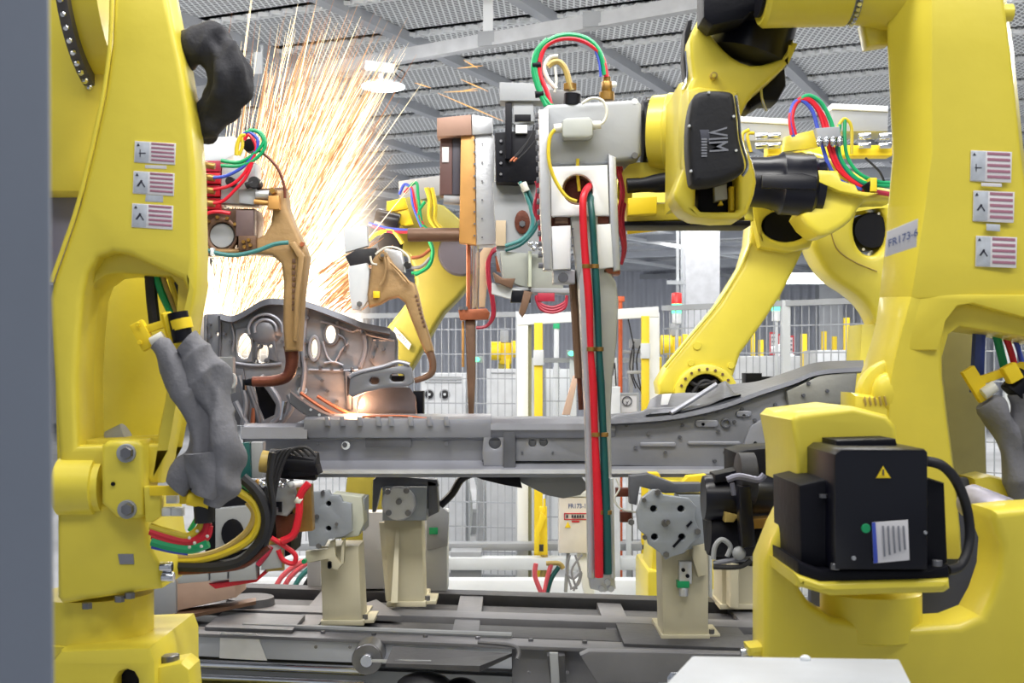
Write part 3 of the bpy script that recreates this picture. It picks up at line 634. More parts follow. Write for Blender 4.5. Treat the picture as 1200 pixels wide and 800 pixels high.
# right front panel
rp = mk('front_panel', plate([(700, 500), (722, 486), (752, 482), (760, 478), (800, 476), (845, 470), (890, 462), (940, 446), (1000, 440), (1000, 500), (940, 556), (860, 548), (700, 545)], Yc-.02, .03, .006, b=.0), STD if 0 else STL, car)
mk('upper_rail', skin([[P(x, y-h_, Yc+.10), P(x, y, Yc-.05), P(x, y+5, Yc-.055), P(x, y+7, Yc-.03), P(x, y+2, Yc+.12)] for x, y, h_ in cr([(700, 492, 6), (745, 490, 8), (790, 486, 12), (830, 478, 22), (858, 470, 20), (890, 458, 12), (930, 445, 12), (960, 434, 10), (1012, 430, 8)], 5)]), STD, car)
mk('shock_tower', skin([[P(x, y0, Yc+.14), P(x+2, y0+8, Yc+.02), P(x, y1, Yc-.04)]+[P(x, y1+2, Yc+.14)] for x, y0, y1 in ((757, 480, 486), (762, 468, 485), (772, 462, 484), (800, 460, 482), (818, 460, 478), (832, 456, 474), (845, 448, 468), (850, 446, 466), (858, 452, 464), (868, 456, 462))]), STD, car)
mk('tower_cap', plate([(776, 462), (787, 461), (782, 476), (774, 478)], Yc+.0, .01, .002), ALW, car)
mk('tower_rib', tube([(786, 484, Yc-.05), (812, 468, Yc-.02), (840, 450, Yc-.01)], 3), STO, car)
mk('front_leg', plate([(922, 458), (960, 440), (1005, 434), (1002, 462), (985, 474), (955, 474), (925, 482)], Yc-.05, .03, .006), mat('steel_warm', (150, 150, 146), .4, .4, .15, .1), car)
mk('dark_trim', tube([(925, 486, Yc-.04), (950, 478, Yc-.05), (990, 476, Yc-.04), (1005, 466, Yc)], 5), DRK, car)
for (x, y) in ((834, 478), (840, 482), (827, 485), (861, 494), (872, 487), (885, 492), (870, 479), (909, 474), (908, 480), (824, 497), (842, 505), (897, 505), (797, 512), (760, 508), (745, 524), (780, 530), (905, 516), (885, 519), (948, 449), (942, 463), (970, 458), (930, 530), (850, 530), (838, 540), (734, 498), (800, 498)): mk('weld_nut', disc(x, y, Yc-.03 if y > 470 else Yc-.06, 2.2, .012, 10), STD, car)
mk('round_boss', plate(ell(851, 496, 6), Yc-.03, .015, .003, holes=[ell(851, 496, 3.5)]), STD, car)
mk('pressed_slot', plate(rq(815, 492, 842, 500, 3.5), Yc-.03, .012, .003), STO, car); mk('pressed_slot', plate(rq(863, 481, 881, 488, 3), Yc-.03, .012, .003), STO, car)
mk('pressed_panel', plate([(875, 530), (876, 508), (884, 496), (900, 490), (930, 488), (932, 532)], Yc-.03, .014, .005, smooth=3), STO, car)
mk('pressed_slot', plate(rq(750, 518, 792, 523, 2), Yc-.03, .012, .003), STO, car); mk('pressed_slot', plate(rq(806, 517, 868, 521, 2), Yc-.03, .012, .003), STO, car)
mk('lower_skirt', plate([(600, 556), (680, 556), (690, 570), (680, 580), (660, 584), (640, 580), (612, 566)], Yc+.1, .02), GRYM, car)
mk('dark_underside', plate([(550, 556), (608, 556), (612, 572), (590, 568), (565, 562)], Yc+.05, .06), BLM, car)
# wheelhouse (left) panel with real holes
Yw = 4.72
wp = mk('wheelhouse_panel', plate([(240, 368), (257, 367), (262, 371), (272, 371), (286, 364), (298, 357), (309, 352), (329, 351), (345, 352), (359, 354), (380, 361), (401, 369), (426, 379), (457, 385), (463, 390), (466, 400), (466, 440), (490, 470), (492, 488), (360, 490), (340, 498), (285, 498), (270, 460), (257, 421), (240, 419)], Yw, .03, .006,
    holes=[ell(286, 405, 8, 15), ell(308, 414, 6.3, 11, rot=.15), ell(303, 405, 1.9), ell(317, 405, 1.9), ell(299, 423, 1.9), ell(313, 423, 1.9), ell(255, 391, 1.9), ell(368, 408, 4, 11), ell(387, 391, 6.2, 10), ell(354, 457, 6, 4),
    [(297, 450), (304, 447), (314, 460), (323, 474), (321, 486), (309, 492), (302, 476)]]), STL, car)
def rib(name, pts, r, m=STL, Y=Yw-.01): return mk(name, tube(yy(pts, Y), r, seg=8), m, car)
mk('top_rail', skin([[P(x, y-2, Yw+.04), P(x, y-3, Yw-.05), P(x, y+4, Yw-.06), P(x, y+6, Yw-.02)] for x, y in cr([(258, 370, 0), (272, 373, 0), (286, 367, 0), (309, 354, 0), (330, 353, 0), (359, 356, 0), (401, 371, 0), (426, 381, 0), (457, 387, 0)], 4) and [(p.x, p.y) for p in cr([(258, 370, 0), (272, 373, 0), (286, 367, 0), (309, 354, 0), (330, 353, 0), (359, 356, 0), (401, 371, 0), (426, 381, 0), (457, 387, 0)], 4)]]), STD, car)
mk('dome', [ball(P(311, 386, Yw+.01), .062, 1.15, .7, .95)], STL, car)
for rr in (20, 13): rib('dome_rib', [(311+rr*math.cos(a), 386-rr*.9*math.sin(a)) for a in [math.pi*i/6-.2 for i in range(8)]], 1.8, STO, Yw-.03)
rib('left_lip', [(241, 369), (241, 418)], 2); rib('edge_rib', [(257, 370), (258, 391), (257, 419)], 1.6, STD)
rib('edge_rib', [(270, 378), (274, 395), (272, 412)], 1.5, STL)
mk('inner_plate', plate([(276, 385), (296, 383), (296, 424), (276, 424)], Yw-.012, .01, .003, holes=[ell(286, 405, 8.6, 15.5)]), STL, car)
mk('inner_plate', plate([(299, 398), (322, 398), (326, 424), (322, 430), (297, 430)], Yw-.012, .01, .003, holes=[ell(308, 414, 6.8, 11.5, rot=.15), ell(303, 405, 2.2), ell(317, 405, 2.2), ell(299.5, 423, 2.2), ell(313, 423, 2.2)]), STD, car)
mk('hole_shade_panel', plate([(292, 444), (325, 444), (330, 494), (296, 494)], Yw+.06, .01), BLM, car); mk('hole_shade_panel', plate(rect(430, 440, 478, 452), 4.57, .02), DRK, car)  # dark plates added behind the openings in place of their shade
mk('ring', plate(ell(368, 408, 7.5, 16, 20), Yw-.012, .01, .003, holes=[ell(368, 408, 4.2, 11.5)]), STO, car)
mk('ring', plate(ell(388, 391, 10, 14, 20), Yw-.012, .01, .003, holes=[ell(387, 391, 6.6, 10.5)]), STD, car)
rib('pillar_rib', [(360, 354), (357, 380), (355, 410), (357, 436), (352, 470)], 3, STO); rib('pillar_rib', [(350, 380), (350, 430)], 2.5, STD)
rib('press_line', [(376, 376), (396, 382), (412, 388), (420, 386), (432, 392), (458, 398)], 1.6, STO)
rib('press_line', [(378, 400), (384, 418), (392, 424), (400, 410), (408, 402)], 1.4, STO); rib('press_line', [(380, 425), (392, 424), (402, 428)], 1.4, STO); rib('press_line', [(396, 392), (404, 398), (404, 412)], 1.6, STD)
rib('press_line', [(424, 384), (428, 400), (427, 415), (422, 430)], 3, STO); rib('press_line', [(362, 433), (400, 434), (420, 433)], 1.4, STO)
rib('press_line', [(275, 425), (300, 428), (330, 426)], 2, STO); rib('press_line', [(437, 398), (462, 399)], 1.5, STO)
mk('inner_plate', plate([(436, 398), (463, 398), (463, 428), (440, 430), (432, 420)], Yw-.012, .012, .003), STL, car)
for (x, y) in ((245, 394), (262, 391), (449, 409), (425, 391), (440, 406), (436, 418), (395, 378), (343, 376), (360, 372), (359, 400), (359, 418), (377, 446), (383, 458), (394, 470), (350, 440), (405, 444), (414, 440), (270, 400), (245, 380), (330, 400), (375, 430), (388, 432), (400, 433), (412, 432)): mk('weld_nut', disc(x, y, Yw-.03, 2, .02, 10), STD, car)
mk('vertical_flange', plate([(404, 434), (412, 436), (412, 480), (406, 480)], Yw-.05, .04), STD, car)
mk('dark_slot', plate([(407, 440), (410, 444), (410, 462), (407, 464)], Yw-.056, .004, .001), BLM, car)
brk = mk('bracket', plate([(410, 443), (417, 437), (450, 431), (478, 427), (482, 432), (484, 448), (478, 452), (445, 456), (428, 460), (413, 466), (408, 462)], 4.5, .05, .006, holes=[rq(433, 442, 444, 450, 3.5), rq(457, 438, 474, 447, 4)]), STL, car)
mk('bracket_lip', tube(yy([(410, 441), (420, 436), (450, 429), (466, 424), (480, 427)], 4.5), 2.5), STO, car)
mk('wheel_arch', skin([[P(x, y, Yw-.14), P(x, y+2, Yw-.02), P(x, 486, Yw+.0), P(x, 488, Yw-.12)] for x, y in ((418, 482), (420, 468), (428, 460), (440, 456), (460, 454), (480, 454), (487, 464), (489, 482))]), STD, car)
rib('arch_lip', [(418, 486), (420, 470), (426, 461)], 1.5, STO, Yw-.15); mk('end_block', plate(rect(484, 458, 496, 487), Yw, .08), BLM, car)
mk('cross_rail', skin([[P(x, y-6, 4.55), P(x, y-3, 4.46), P(x, y+9, 4.46), P(x, y+11, 4.55)] for x, y in [(p.x, p.y) for p in cr([(340, 462, 0), (352, 472, 0), (372, 484, 0), (392, 491, 0), (430, 493, 0), (470, 492, 0)], 4)]]), STD, car)
for x, y in ((364, 480), (374, 486), (384, 490), (394, 493), (404, 495)): mk('bright_hole', disc(x, y, 4.455, 1.6, .01, 8), GRYL, car).name = 'weld_nut'  # pale discs stand in for bright holes in the rail
for a in ([(372, 464), (388, 474), (408, 484), (425, 487)], [(352, 460), (375, 476), (400, 488), (440, 489)]): mk('warm_lit_lip', tube(yy(a, 4.6), 2.2), COP, car)  # copper colour on the lip paints warm light on the rail
mk('warm_lit_lip', tube(yy([(424, 488), (470, 487), (500, 490)], 4.44), 1.2), COP, car)
for a, m in (([(280, 440), (288, 470), (284, 498)], STL), ([(290, 452), (300, 480), (304, 498)], STD), ([(334, 470), (330, 492)], CHR), ([(276, 470), (290, 498)], STO), ([(298, 478), (296, 498)], COP), ([(326, 500), (342, 478), (338, 462)], STL), ([(306, 440), (326, 466), (328, 486), (318, 496)], STO)): mk('strut', tube(yy(a, 4.62), 3.2), m, car)
mk('lower_bracket', plate([(248, 418), (273, 418), (274, 460), (266, 462), (262, 432), (248, 430)], 4.4, .04), GRYM, car)
mk('locator_ring', plate(ell(272, 446, 5, 9), 4.38, .02, .003, holes=[ell(272, 446, 2, 4)]), GRYL, car)
mk('left_corner', plate([(262, 430), (285, 432), (292, 470), (290, 498), (276, 498), (264, 470)], Yw-.02, .03), STD, car)

# ================= WELDING GUNS =================
# -- gun A (left)
YA = 4.0
ga = thing('spot_welding_gun', 'bronze C shaped spot welding gun before the sparks on the left', 'welding gun', P(300, 300, YA))
arm = [(232, 291), (276, 291), (290, 288), (297, 281), (309, 275), (317, 262), (319, 246), (316, 232), (318, 222), (334, 222), (336, 242), (343, 260), (356, 288), (360, 300), (354, 345), (350, 411), (333, 412), (331, 378), (332, 330), (329, 308), (318, 299), (296, 297), (232, 300)]
mk('gun_arm', plate(arm, YA, .09, .012, res=2), BRZ, ga)
mk('arm_rib', plate([(345, 282), (357, 300), (351, 345), (348, 400), (343, 400), (345, 345), (349, 302), (338, 285)], YA-.02, .03, .005), BRZ, ga)
for k in range(9): mk('cast_letter', plate(rect(342, 303+k*7, 346, 308+k*7), YA-.004, .008, .001), BRN, ga)
mk('electrode', tube(yy([(341, 405), (342, 424), (337, 440), (322, 446), (296, 447)], YA+.04), [9, 7.5, 6.8, 6.5, 6], seg=14), COD, ga)
mk('electrode_tip', drum(285, 448, YA+.04, 297, 447, YA+.04, 3, 5.5), BLM, ga); mk('tip_cap', plate(rect(284, 444, 287, 457), YA+.03, .03), BLM, ga)
mk('clamp', plate(rect(314, 229, 327, 245), YA-.03, .05), AMB, ga); mk('clamp_bolt', disc(319, 223, YA-.03, 4, .04, 6), BRS, ga)
mk('yoke', plate([(300, 221), (334, 219), (335, 236), (300, 240)], YA+.03, .05), BRN, ga)
mk('shaft', drum(300, 228, YA, 316, 228, YA, 5), ALU, ga); mk('shaft', drum(298, 236, YA, 316, 238, YA, 3), AMB, ga)
mk('transformer', plate([(232, 244), (298, 244), (300, 252), (297, 288), (232, 292)], YA+.05, .14, .01), BRN, ga)
mk('coil_ring', plate(ell(258, 275, 21, 22), YA+.01, .04, .006, holes=[ell(260, 276, 15, 16)]), BRN, ga); mk('coil_core', disc(260, 276, YA+.02, 15, .05, 24), GRYM, ga)
mk('side_plate', plate(rect(276, 246, 297, 277), YA, .05), mat('grey_brown', (110, 92, 92), .5, .2), ga)
mk('joint_block', plate(rect(279, 276, 300, 293), YA-.02, .06), BRN, ga)
for x, y in ((285, 283), (291, 281), (286, 289), (293, 287)): bolt(x, y, YA-.03, 2.4, ga, BRS, .012)
for a in range(7):
    th = -.8+a*.55; bolt(258-21*math.cos(th), 275-21*math.sin(th), YA, 2.3, ga, BRS, .012)
mk('cylinder_box', plate([(260, 193), (299, 190), (300, 240), (258, 238)], YA+.04, .1), ALU, ga); mk('cylinder_box', plate([(279, 222), (300, 220), (299, 240), (280, 238)], YA+.0, .05), GRYM, ga)
mk('control_box', plate([(228, 163), (274, 159), (274, 181), (266, 186), (228, 190)], YA+.1, .16), GRYL, ga); mk('box_face', plate([(228, 190), (259, 186), (259, 240), (228, 240)], YA+.06, .1), GRYM, ga)
for k, y in enumerate((193, 207, 222, 237)):
    mk('terminal_block', plate(rect(232, y-5, 258, y+8), YA+.03, .06), RED if k else CRI, ga)
    tm = mk('terminal', drum(240, y, YA-.01, 252, y+2, YA-.01, 4), BRS, ga); mk('terminal_nut', disc(236, y-1, YA-.03, 4, .03, 8), ALU, tm); mk('nut_bore', disc(236, y-1, YA-.034, 1.6, .01, 8), BLM, tm)
for m, a, r in ((GRN, [(259, 188), (280, 190), (298, 180), (309, 165), (300, 153), (288, 155)], 2.2), (GRN, [(259, 194), (282, 194), (302, 184), (311, 170), (306, 156), (292, 152)], 2.2), (BLU, [(250, 208), (265, 206), (284, 196), (298, 180), (302, 164), (292, 155), (284, 158)], 2),
    (RED, [(250, 222), (268, 218), (282, 208), (294, 190), (300, 172), (292, 158), (286, 164)], 2), (RED, [(250, 238), (262, 235), (276, 222), (288, 208), (296, 190)], 2), (YHO, [(277, 182), (278, 170), (282, 160), (288, 158)], 2.6), (YHO, [(280, 182), (284, 172), (284, 162)], 2)):
    cable('hose', yy(a, YA-.02), r, m, ga)
mk('hose_knob', disc(297, 213, YA-.02, 7, .06), DRK, ga); mk('hose_knob', disc(269, 212, YA-.0, 5.5, .04), DRK, ga); mk('cable_gland', drum(288, 218, YA-.01, 297, 214, YA-.01, 4), DRK, ga)
mk('black_core', disc(292, 170, YA+.02, 8, .04), BLM, ga)
cable('black_cable', yy([(304, 177), (316, 186), (327, 200), (333, 218), (334, 232)], YA-.01), 1.7, COD, ga)
cable('clamp_wire', yy([(308, 198), (310, 208), (302, 216)], YA-.01), 1, WHO, ga)
cable('water_hose', yy([(232, 288), (248, 295), (274, 299), (300, 294), (322, 286), (338, 284)], YA-.06), 2.6, TEA, ga); mk('hose_clip', plate(rect(246, 290, 250, 299), YA-.075, .03), WHT, ga)
cable('red_cable', yy([(232, 270), (236, 254), (252, 248), (270, 250)], YA-.02), 2.2, RED, ga); bolt(354, 286, YA-.01, 3, ga, COP)
# -- gun B (middle, behind sparks)
YB = 4.55
gb = thing('spot_welding_gun', 'small bronze spot welding gun right of the sparks with a bent tip', 'welding gun', P(450, 330, YB))
mk('gun_arm', plate([(436, 305), (443, 294), (452, 295), (462, 310), (474, 326), (486, 332), (490, 345), (495, 368), (504, 397), (508, 411), (498, 414), (490, 395), (481, 372), (474, 354), (466, 348), (455, 350), (445, 356), (432, 360), (430, 345), (434, 320)], YB, .07, .01, res=2), BRZ, gb)
mk('electrode', tube(yy([(502, 408), (507, 424), (506, 436), (498, 442), (486, 446)], YB+.02), [5, 4.2, 4, 3.6, 3.2], seg=12), BRN, gb)
for k in range(8): mk('cast_letter', plate(rect(486+k*1.4, 345+k*5, 489+k*1.4, 348+k*5), YB-.004, .006, .001), BRN, gb)
mk('pivot', disc(448, 299, YB-.02, 5, .05), BRZ, gb); mk('pivot_bolt', disc(448, 299, YB-.03, 2.4, .02, 6), BLT, gb); mk('link', tube(yy([(450, 300), (452, 314), (449, 328), (446, 334)], YB-.02), 2), BRZ, gb); mk('link', tube(yy([(458, 308), (470, 320), (480, 332)], YB-.02), 1.6), BRZ, gb)
mk('side_plate', plate([(408, 312), (430, 308), (433, 318), (431, 352), (422, 364), (412, 362), (409, 340)], YB+.02, .04, .004), GRYL, gb); bolt(421, 356, YB+.0, 3.4, gb)
mk('body_block', plate([(432, 314), (450, 318), (450, 352), (433, 355)], YB+.05, .1), BRN, gb)
mk('cylinder', plate([(448, 290), (470, 294), (474, 318), (464, 314), (452, 298)], YB+.06, .08), ALU, gb); mk('fitting', disc(477, 310, YB+.04, 4, .04), DRK, gb)
mk('bracket', plate([(404, 300), (418, 292), (440, 290), (438, 308), (410, 312)], YB+.1, .06), DRK, gb); mk('white_cover', plate([(402, 268), (430, 264), (431, 288), (404, 296)], YB+.12, .05), GRYL, gb)
cable('white_cable', yy([(440, 298), (452, 290), (466, 291), (478, 300), (480, 308)], YB), 1.3, WHO, gb); cable('cable', yy([(434, 300), (436, 308), (442, 310)], YB), 1.2, WHO, gb)
mk('fasteners', plate(rect(437, 341, 445, 349), YB-.015, .01), SAF, gb).name = 'tag_plate'
# -- gun C column
YG = 4.75
gc = thing('spot_welding_gun', 'tall boxy copper and steel welding gun column left of centre', 'welding gun', P(560, 290, YG))
mk('cap', plate([(512, 138), (552, 134), (553, 158), (512, 160)], YG-.05, .1), mat('brown_cap', (168, 134, 118), .5, .3), gc); mk('cap_side', plate([(553, 134), (577, 138), (577, 156), (553, 158)], YG-.04, .16), ALU, gc)
mk('front_cover', plate([(540, 158), (556, 155), (558, 287), (538, 284)], YG-.03, .06), AMB, gc); mk('side_cover', plate([(557, 155), (579, 158), (581, 286), (558, 287)], YG-.02, .16), ALU, gc)
mk('motor_panel', plate([(516, 160), (530, 160), (530, 228), (515, 228)], YG+.0, .1), mat('motor_brown', (104, 76, 74), .5, .1), gc); mk('motor_side', plate(rect(530, 158, 540, 228), YG-.0, .08), mat('dark_grey', (72, 70, 82), .5), gc); mk('rating_label', plate(rect(518, 172, 526, 190), YG-.006, .006, .001), LBL, gc)
for k in range(9): bolt(556, 164+k*14, YG-.04, 1.3, gc)
for k in range(6): bolt(565, 168+k*22, YG-.03, 1.1, gc)
mk('cross_tube', drum(478, 275, YG, 540, 275, YG, 8), BRN, gc); mk('cross_tube', drum(520, 233, YG+.02, 545, 235, YG+.02, 6), GRYM, gc)
mk('copper_rod', tube(yy([(549, 286), (549, 362)], YG+.02), 2.5), COP, gc); mk('steel_rod', tube(yy([(557, 286), (556, 362)], YG+.02), 4), CHR, gc)
mk('clamp_block', plate([(537, 363), (570, 361), (574, 366), (572, 374), (539, 375)], YG-.02, .08), COP, gc); 
for x in (540, 546): bolt(x, 361, YG-.03, 2.5, gc)
mk('shank', plate([(545, 375), (557, 375), (557, 440), (555, 486), (549, 486), (547, 440)], YG, .04, .008), BRN, gc); mk('shank_strip', plate(rect(541, 376, 544, 430), YG+.01, .02), AMB, gc)
mk('lever', plate([(562, 296), (567, 290), (578, 290), (572, 300), (571, 330), (568, 360), (561, 360)], YG-.01, .04, .005), mat('beige_lever', (214, 186, 152), .5, .1), gc)
for k, o in enumerate((0, 4)): cable('crimson_hose', yy([(558, 384), (570, 382), (577+o/2, 370), (576+o/2, 350), (572+o/2, 330), (571+o/2, 308), (578, 295-o/2), (588, 292-o/2), (597, 298), (600, 310), (598, 318)], YG-.04), 1.9, CRI, gc)
mk('copper_lug', plate([(580, 300), (594, 298), (598, 308), (592, 320), (582, 318)], YG-.02, .03), COP, gc); bolt(587, 306, YG-.03, 3, gc, BRS); bolt(590, 314, YG-.03, 2.5, gc, BRS)
# -- gun G plates (transformer behind gun D)
gt = thing('welding_transformer', 'grey plated transformer unit with black box left of main gun', 'machine part', P(610, 290, 4.6)); YT = 4.55
mk('mount_plate', plate([(577, 213), (640, 205), (660, 290), (660, 335), (590, 330), (582, 300)], YT+.08, .05), GRYM, gt, )
mk('mount_hole', plate(ell(612, 260, 9, 14), YT+.07, .01, .001), COD, gt); bolt(612, 262, YT+.06, 4, gt)
mk('side_strip', plate(rect(581, 258, 593, 288), YT+.06, .02), mat('beige_strip', (198, 178, 150), .5), gt)
mk('transformer_box', plate([(580, 155), (628, 152), (632, 212), (606, 214), (581, 213)], YT, .14, .006), BLM, gt)
for k in range(4): bolt(587, 165+k*13, YT-.01, 1.8, gt)
mk('guide_rod', plate([(592, 120), (600, 120), (600, 186), (592, 186)], YT-.03, .03), BLM, gt); mk('guide_rod', plate(rect(603, 118, 606, 155), YT-.01, .03), DRK, gt)
mk('valve_block', plate([(601, 120), (625, 118), (626, 142), (602, 146)], YT-.02, .06), GRYM, gt); mk('valve_gap', plate(rect(603, 134, 622, 142), YT-.025, .01, .001), BLM, gt); mk('valve_label', plate(rect(604, 146, 618, 156), YT-.02, .02), WHT, gt)
mk('top_plate', plate([(585, 96), (645, 98), (650, 118), (586, 118)], YT-.04, .1), GRYM, gt)
for a in ([(597, 190), (608, 178), (622, 160), (626, 146)], [(600, 188), (612, 176), (625, 155)], [(603, 190), (616, 178), (627, 165)]): cable('sensor_cable', yy(a, YT-.05), 1, DRK, gt)
for a in ([(598, 189), (603, 184)],[(602, 189), (606, 185)]): cable('copper_end', yy(a, YT-.055), 1.4, COP, gt)
for o in (0, 5): cable('green_hose', yy([(609+o, 213), (616+o, 228), (622+o, 245), (624+o, 264), (612, 280+o), (592, 288+o)], YT-.01), 2.3, DGR if o else TEA, gt)
mk('hose_sleeve', drum(613, 214, YT-.02, 617, 224, YT-.02, 4), WHO, gt)
mk('lower_box', plate([(586, 294), (660, 300), (660, 338), (620, 338), (590, 328)], YT-.0, .08), mat('sage_grey', (158, 162, 156), .5), gt); mk('weld_seam', plate(rect(619, 294, 623, 336), YT-.03, .03), mat('pale_sage', (196, 202, 184), .5), gt)
mk('slide_plate', plate([(577, 318), (590, 326), (604, 326), (600, 338), (580, 330)], YT-.04, .03), BRN, gt); mk('dark_panel', plate([(576, 331), (612, 340), (612, 354), (576, 344)], YT-.01, .05), GRYL, gt); mk('dark_panel', plate([(600, 340), (622, 340), (622, 354), (598, 354)], YT-.015, .05), BLM, gt)
mk('lower_rail', plate([(596, 336), (700, 338), (700, 344), (596, 342)], YT, .1), GRYM, gt); mk('brown_arm', plate([(614, 340), (624, 342), (616, 366), (612, 372), (608, 366)], YT-.02, .03), BRN, gt)
for o in (0, 3, 6): cable('crimson_hose', yy([(628, 346+o/2), (634, 356+o), (648, 360+o), (662, 354+o), (664, 346)], YT-.03), 1.8, CRI, gt)
mk('red_label', plate(rect(630, 343, 650, 353), YT-.04, .01), CRI, gt)
for k in range(5): mk('fitting', ball(P(622+k*4, 286+(k % 2)*5, YT-.05), .011), CHR, gt)

# -- gun D (main, centre)
YD = 3.35
gd = thing('spot_welding_gun', 'large grey welding gun with long blade arm and red green hoses', 'welding gun', P(690, 320, YD))
mk('gearbox', plate([(636, 127), (642, 122), (747, 116), (752, 122), (752, 180), (746, 187), (700, 192), (640, 194)], YD, .18, .012, res=2), GRYM, gd)
mk('edge_flange', plate([(631, 128), (643, 127), (647, 316), (637, 316), (633, 250)], YD-.03, .06, .006), ALU, gd)
for k in range(15): mk('bolt', lathe(P(630.5+k*.28, 136+k*12.5, YD)+Vector((.004, 0, 0)), P(627+k*.28, 136+k*12.5, YD), [(0, .008), (1, .008)], 8), BLT, gd)
mk('front_plate', plate([(645, 195), (712, 193), (714, 252), (646, 253)], YD-.02, .05, .004, holes=[ell(677, 222, 18, n=28)]), ALW, gd)
mk('bore', plate(ell(677, 222, 21), YD+.04, .05), COD, gd); mk('bore_ring', plate(ell(677, 222, 18.5, n=28), YD-.0, .05, .003, holes=[ell(677, 222, 15.5, n=24)]), BRN, gd)
mk('side_flange', plate([(713, 180), (722, 184), (727, 316), (719, 318), (715, 260)], YD-.02, .1, .006), ALU, gd)
mk('copper_gap', plate(rect(646, 252, 714, 266), YD+.02, .05), COD, gd); mk('gap_plate', plate(rect(650, 254, 666, 262), YD-.0, .03), BRN, gd); mk('red_gap', plate(rect(700, 253, 714, 262), YD, .03), COD, gd)
mk('lower_plate', plate([(646, 265), (669, 264), (669, 315), (648, 316)], YD-.02, .05, .004), ALW, gd); mk('lower_plate', plate([(699, 263), (716, 262), (719, 313), (702, 315)], YD-.02, .05, .004), ALW, gd)
for k in range(5): bolt(671, 268+k*10, YD-.03, 1.6, gd)
mk('end_block', plate(rect(648, 316, 674, 332), YD, .08), ALU, gd); bolt(660, 325, YD-.02, 6, gd, BLT, seg=12); mk('copper_foot', plate(rect(706, 314, 727, 321), YD, .08), COP, gd)
blade = [(668, 252), (702, 252), (704, 300), (722, 330), (725, 352), (723, 400), (718, 440), (716, 480), (717, 560), (720, 640), (719, 680), (690, 676), (689, 560), (686, 480), (681, 400), (677, 330), (672, 290)]
mk('blade_arm', plate(blade, YD-.0, .05, .008), mat('blade_grey', (186, 188, 186), .45, .25, .1, .08), gd)
mk('blade_rail', plate([(684, 300), (687, 300), (694, 480), (697, 600), (697, 678), (689, 678), (688, 600), (685, 480), (678, 330)], YD-.03, .04, .006), ALU, gd)
mk('blade_rail', plate([(714, 560), (719, 560), (721, 678), (716, 678)], YD-.03, .04, .004), ALU, gd)
mk('blade_foot', plate([(690, 676), (720, 674), (722, 690), (708, 694), (692, 690)], YD-.02, .07, .006), ALU, gd); 
for x, y in ((712, 682), (716, 690), (705, 690)): bolt(x, y, YD-.03, 4, gd, CHR, .03, seg=10)
mk('electrode_holder', tube([(672, 318, YD+.06), (676, 380, YD+.06), (679, 443, YD+.06)], [6.5, 6, 5.5]), BRN, gd); mk('electrode_shank', tube([(679, 443, YD+.06), (681, 480, YD+.06)], 3), COD, gd)
mk('pale_strut', plate([(672, 440), (678, 440), (668, 486), (659, 486)], 4.3, .03), mat('pale_wood', (212, 180, 160), .6), gd)
rc = cable('red_hose', [(693, 216, YD+.01), (686, 224, YD-.04), (683, 240, YD-.06), (685, 290, YD-.06), (690, 350, YD-.06), (692, 409, YD-.06), (695, 450, YD-.06), (697, 509, YD-.06), (701, 600, YD-.06), (702, 676, YD-.05)], [4, 4.2, 4.2, 4.4, 4.6, 3.6, 4.6, 4, 5.4, 5], RED, gd, seg=12)
gc_ = cable('green_hose', [(694, 226, YD+.01), (692, 236, YD-.03), (694, 256, YD-.05), (696, 290, YD-.05), (699, 340, YD-.05), (702, 409, YD-.05), (704, 450, YD-.05), (707, 509, YD-.05), (710, 600, YD-.05), (712, 672, YD-.04)], [3.6, 4, 4, 4, 4.4, 3.8, 4.8, 4.2, 5.4, 5], DGR, gd, seg=12)
for y, x in ((312, 687), (409, 692.5), (509, 698), (600, 702)):
    mk('hose_clip', drum(x, y-2.5, YD-.06, x, y+2.5, YD-.06, 5), BRS, gd); mk('hose_clip', drum(x+10, y-2.5, YD-.05, x+10, y+2.5, YD-.05, 5), BRS, gd)
jb = mk('junction_box', plate([(659, 141), (664, 138), (690, 137), (694, 140), (695, 158), (690, 161), (661, 161), (659, 158)], YD-.05, .05, .005), mat('junction_grey', (178, 182, 180), .4), gd)
mk('gland', drum(649, 151, YD-.03, 659, 150, YD-.03, 5.5), WHO, jb); mk('gland', drum(694, 147, YD-.03, 704, 146, YD-.03, 5), WHO, jb)
cable('white_cable', yy([(700, 147), (708, 142), (711, 130), (706, 118), (694, 115), (682, 121)], YD-.03), 1.8, WHO, gd)
cable('yellow_cable', yy([(650, 152), (644, 162), (643, 185), (648, 205), (657, 222), (666, 232), (676, 236)], YD-.04), 2.2, YHO, gd); cable('yellow_cable', yy([(677, 186), (677, 205), (679, 224)], YD-.0), 2, YHO, gd)
mk('top_block', plate([(640, 104), (680, 106), (682, 122), (640, 124)], YD+.08, .1), GRYM, gd); mk('black_knob', drum(670, 124, YD+.02, 671, 110, YD+.02, 10), BLM, gd)
bolt(744, 182, YD-.015, 4, gd, BLT, seg=12); mk('corner_eye', disc(744, 119, YD, 4, .02), GRYL, gd)
mk('brass_fitting', [drum(711, 118, YD+.04, 711, 108, YD+.04, 9), drum(711, 108, YD+.04, 711, 96, YD+.04, 6.5, seg=8), drum(711, 96, YD+.04, 711, 90, YD+.04, 4.5)], BRS, gd); mk('hose_plug', ball(P(719, 99, YD+.04), .009), WHT, gd)
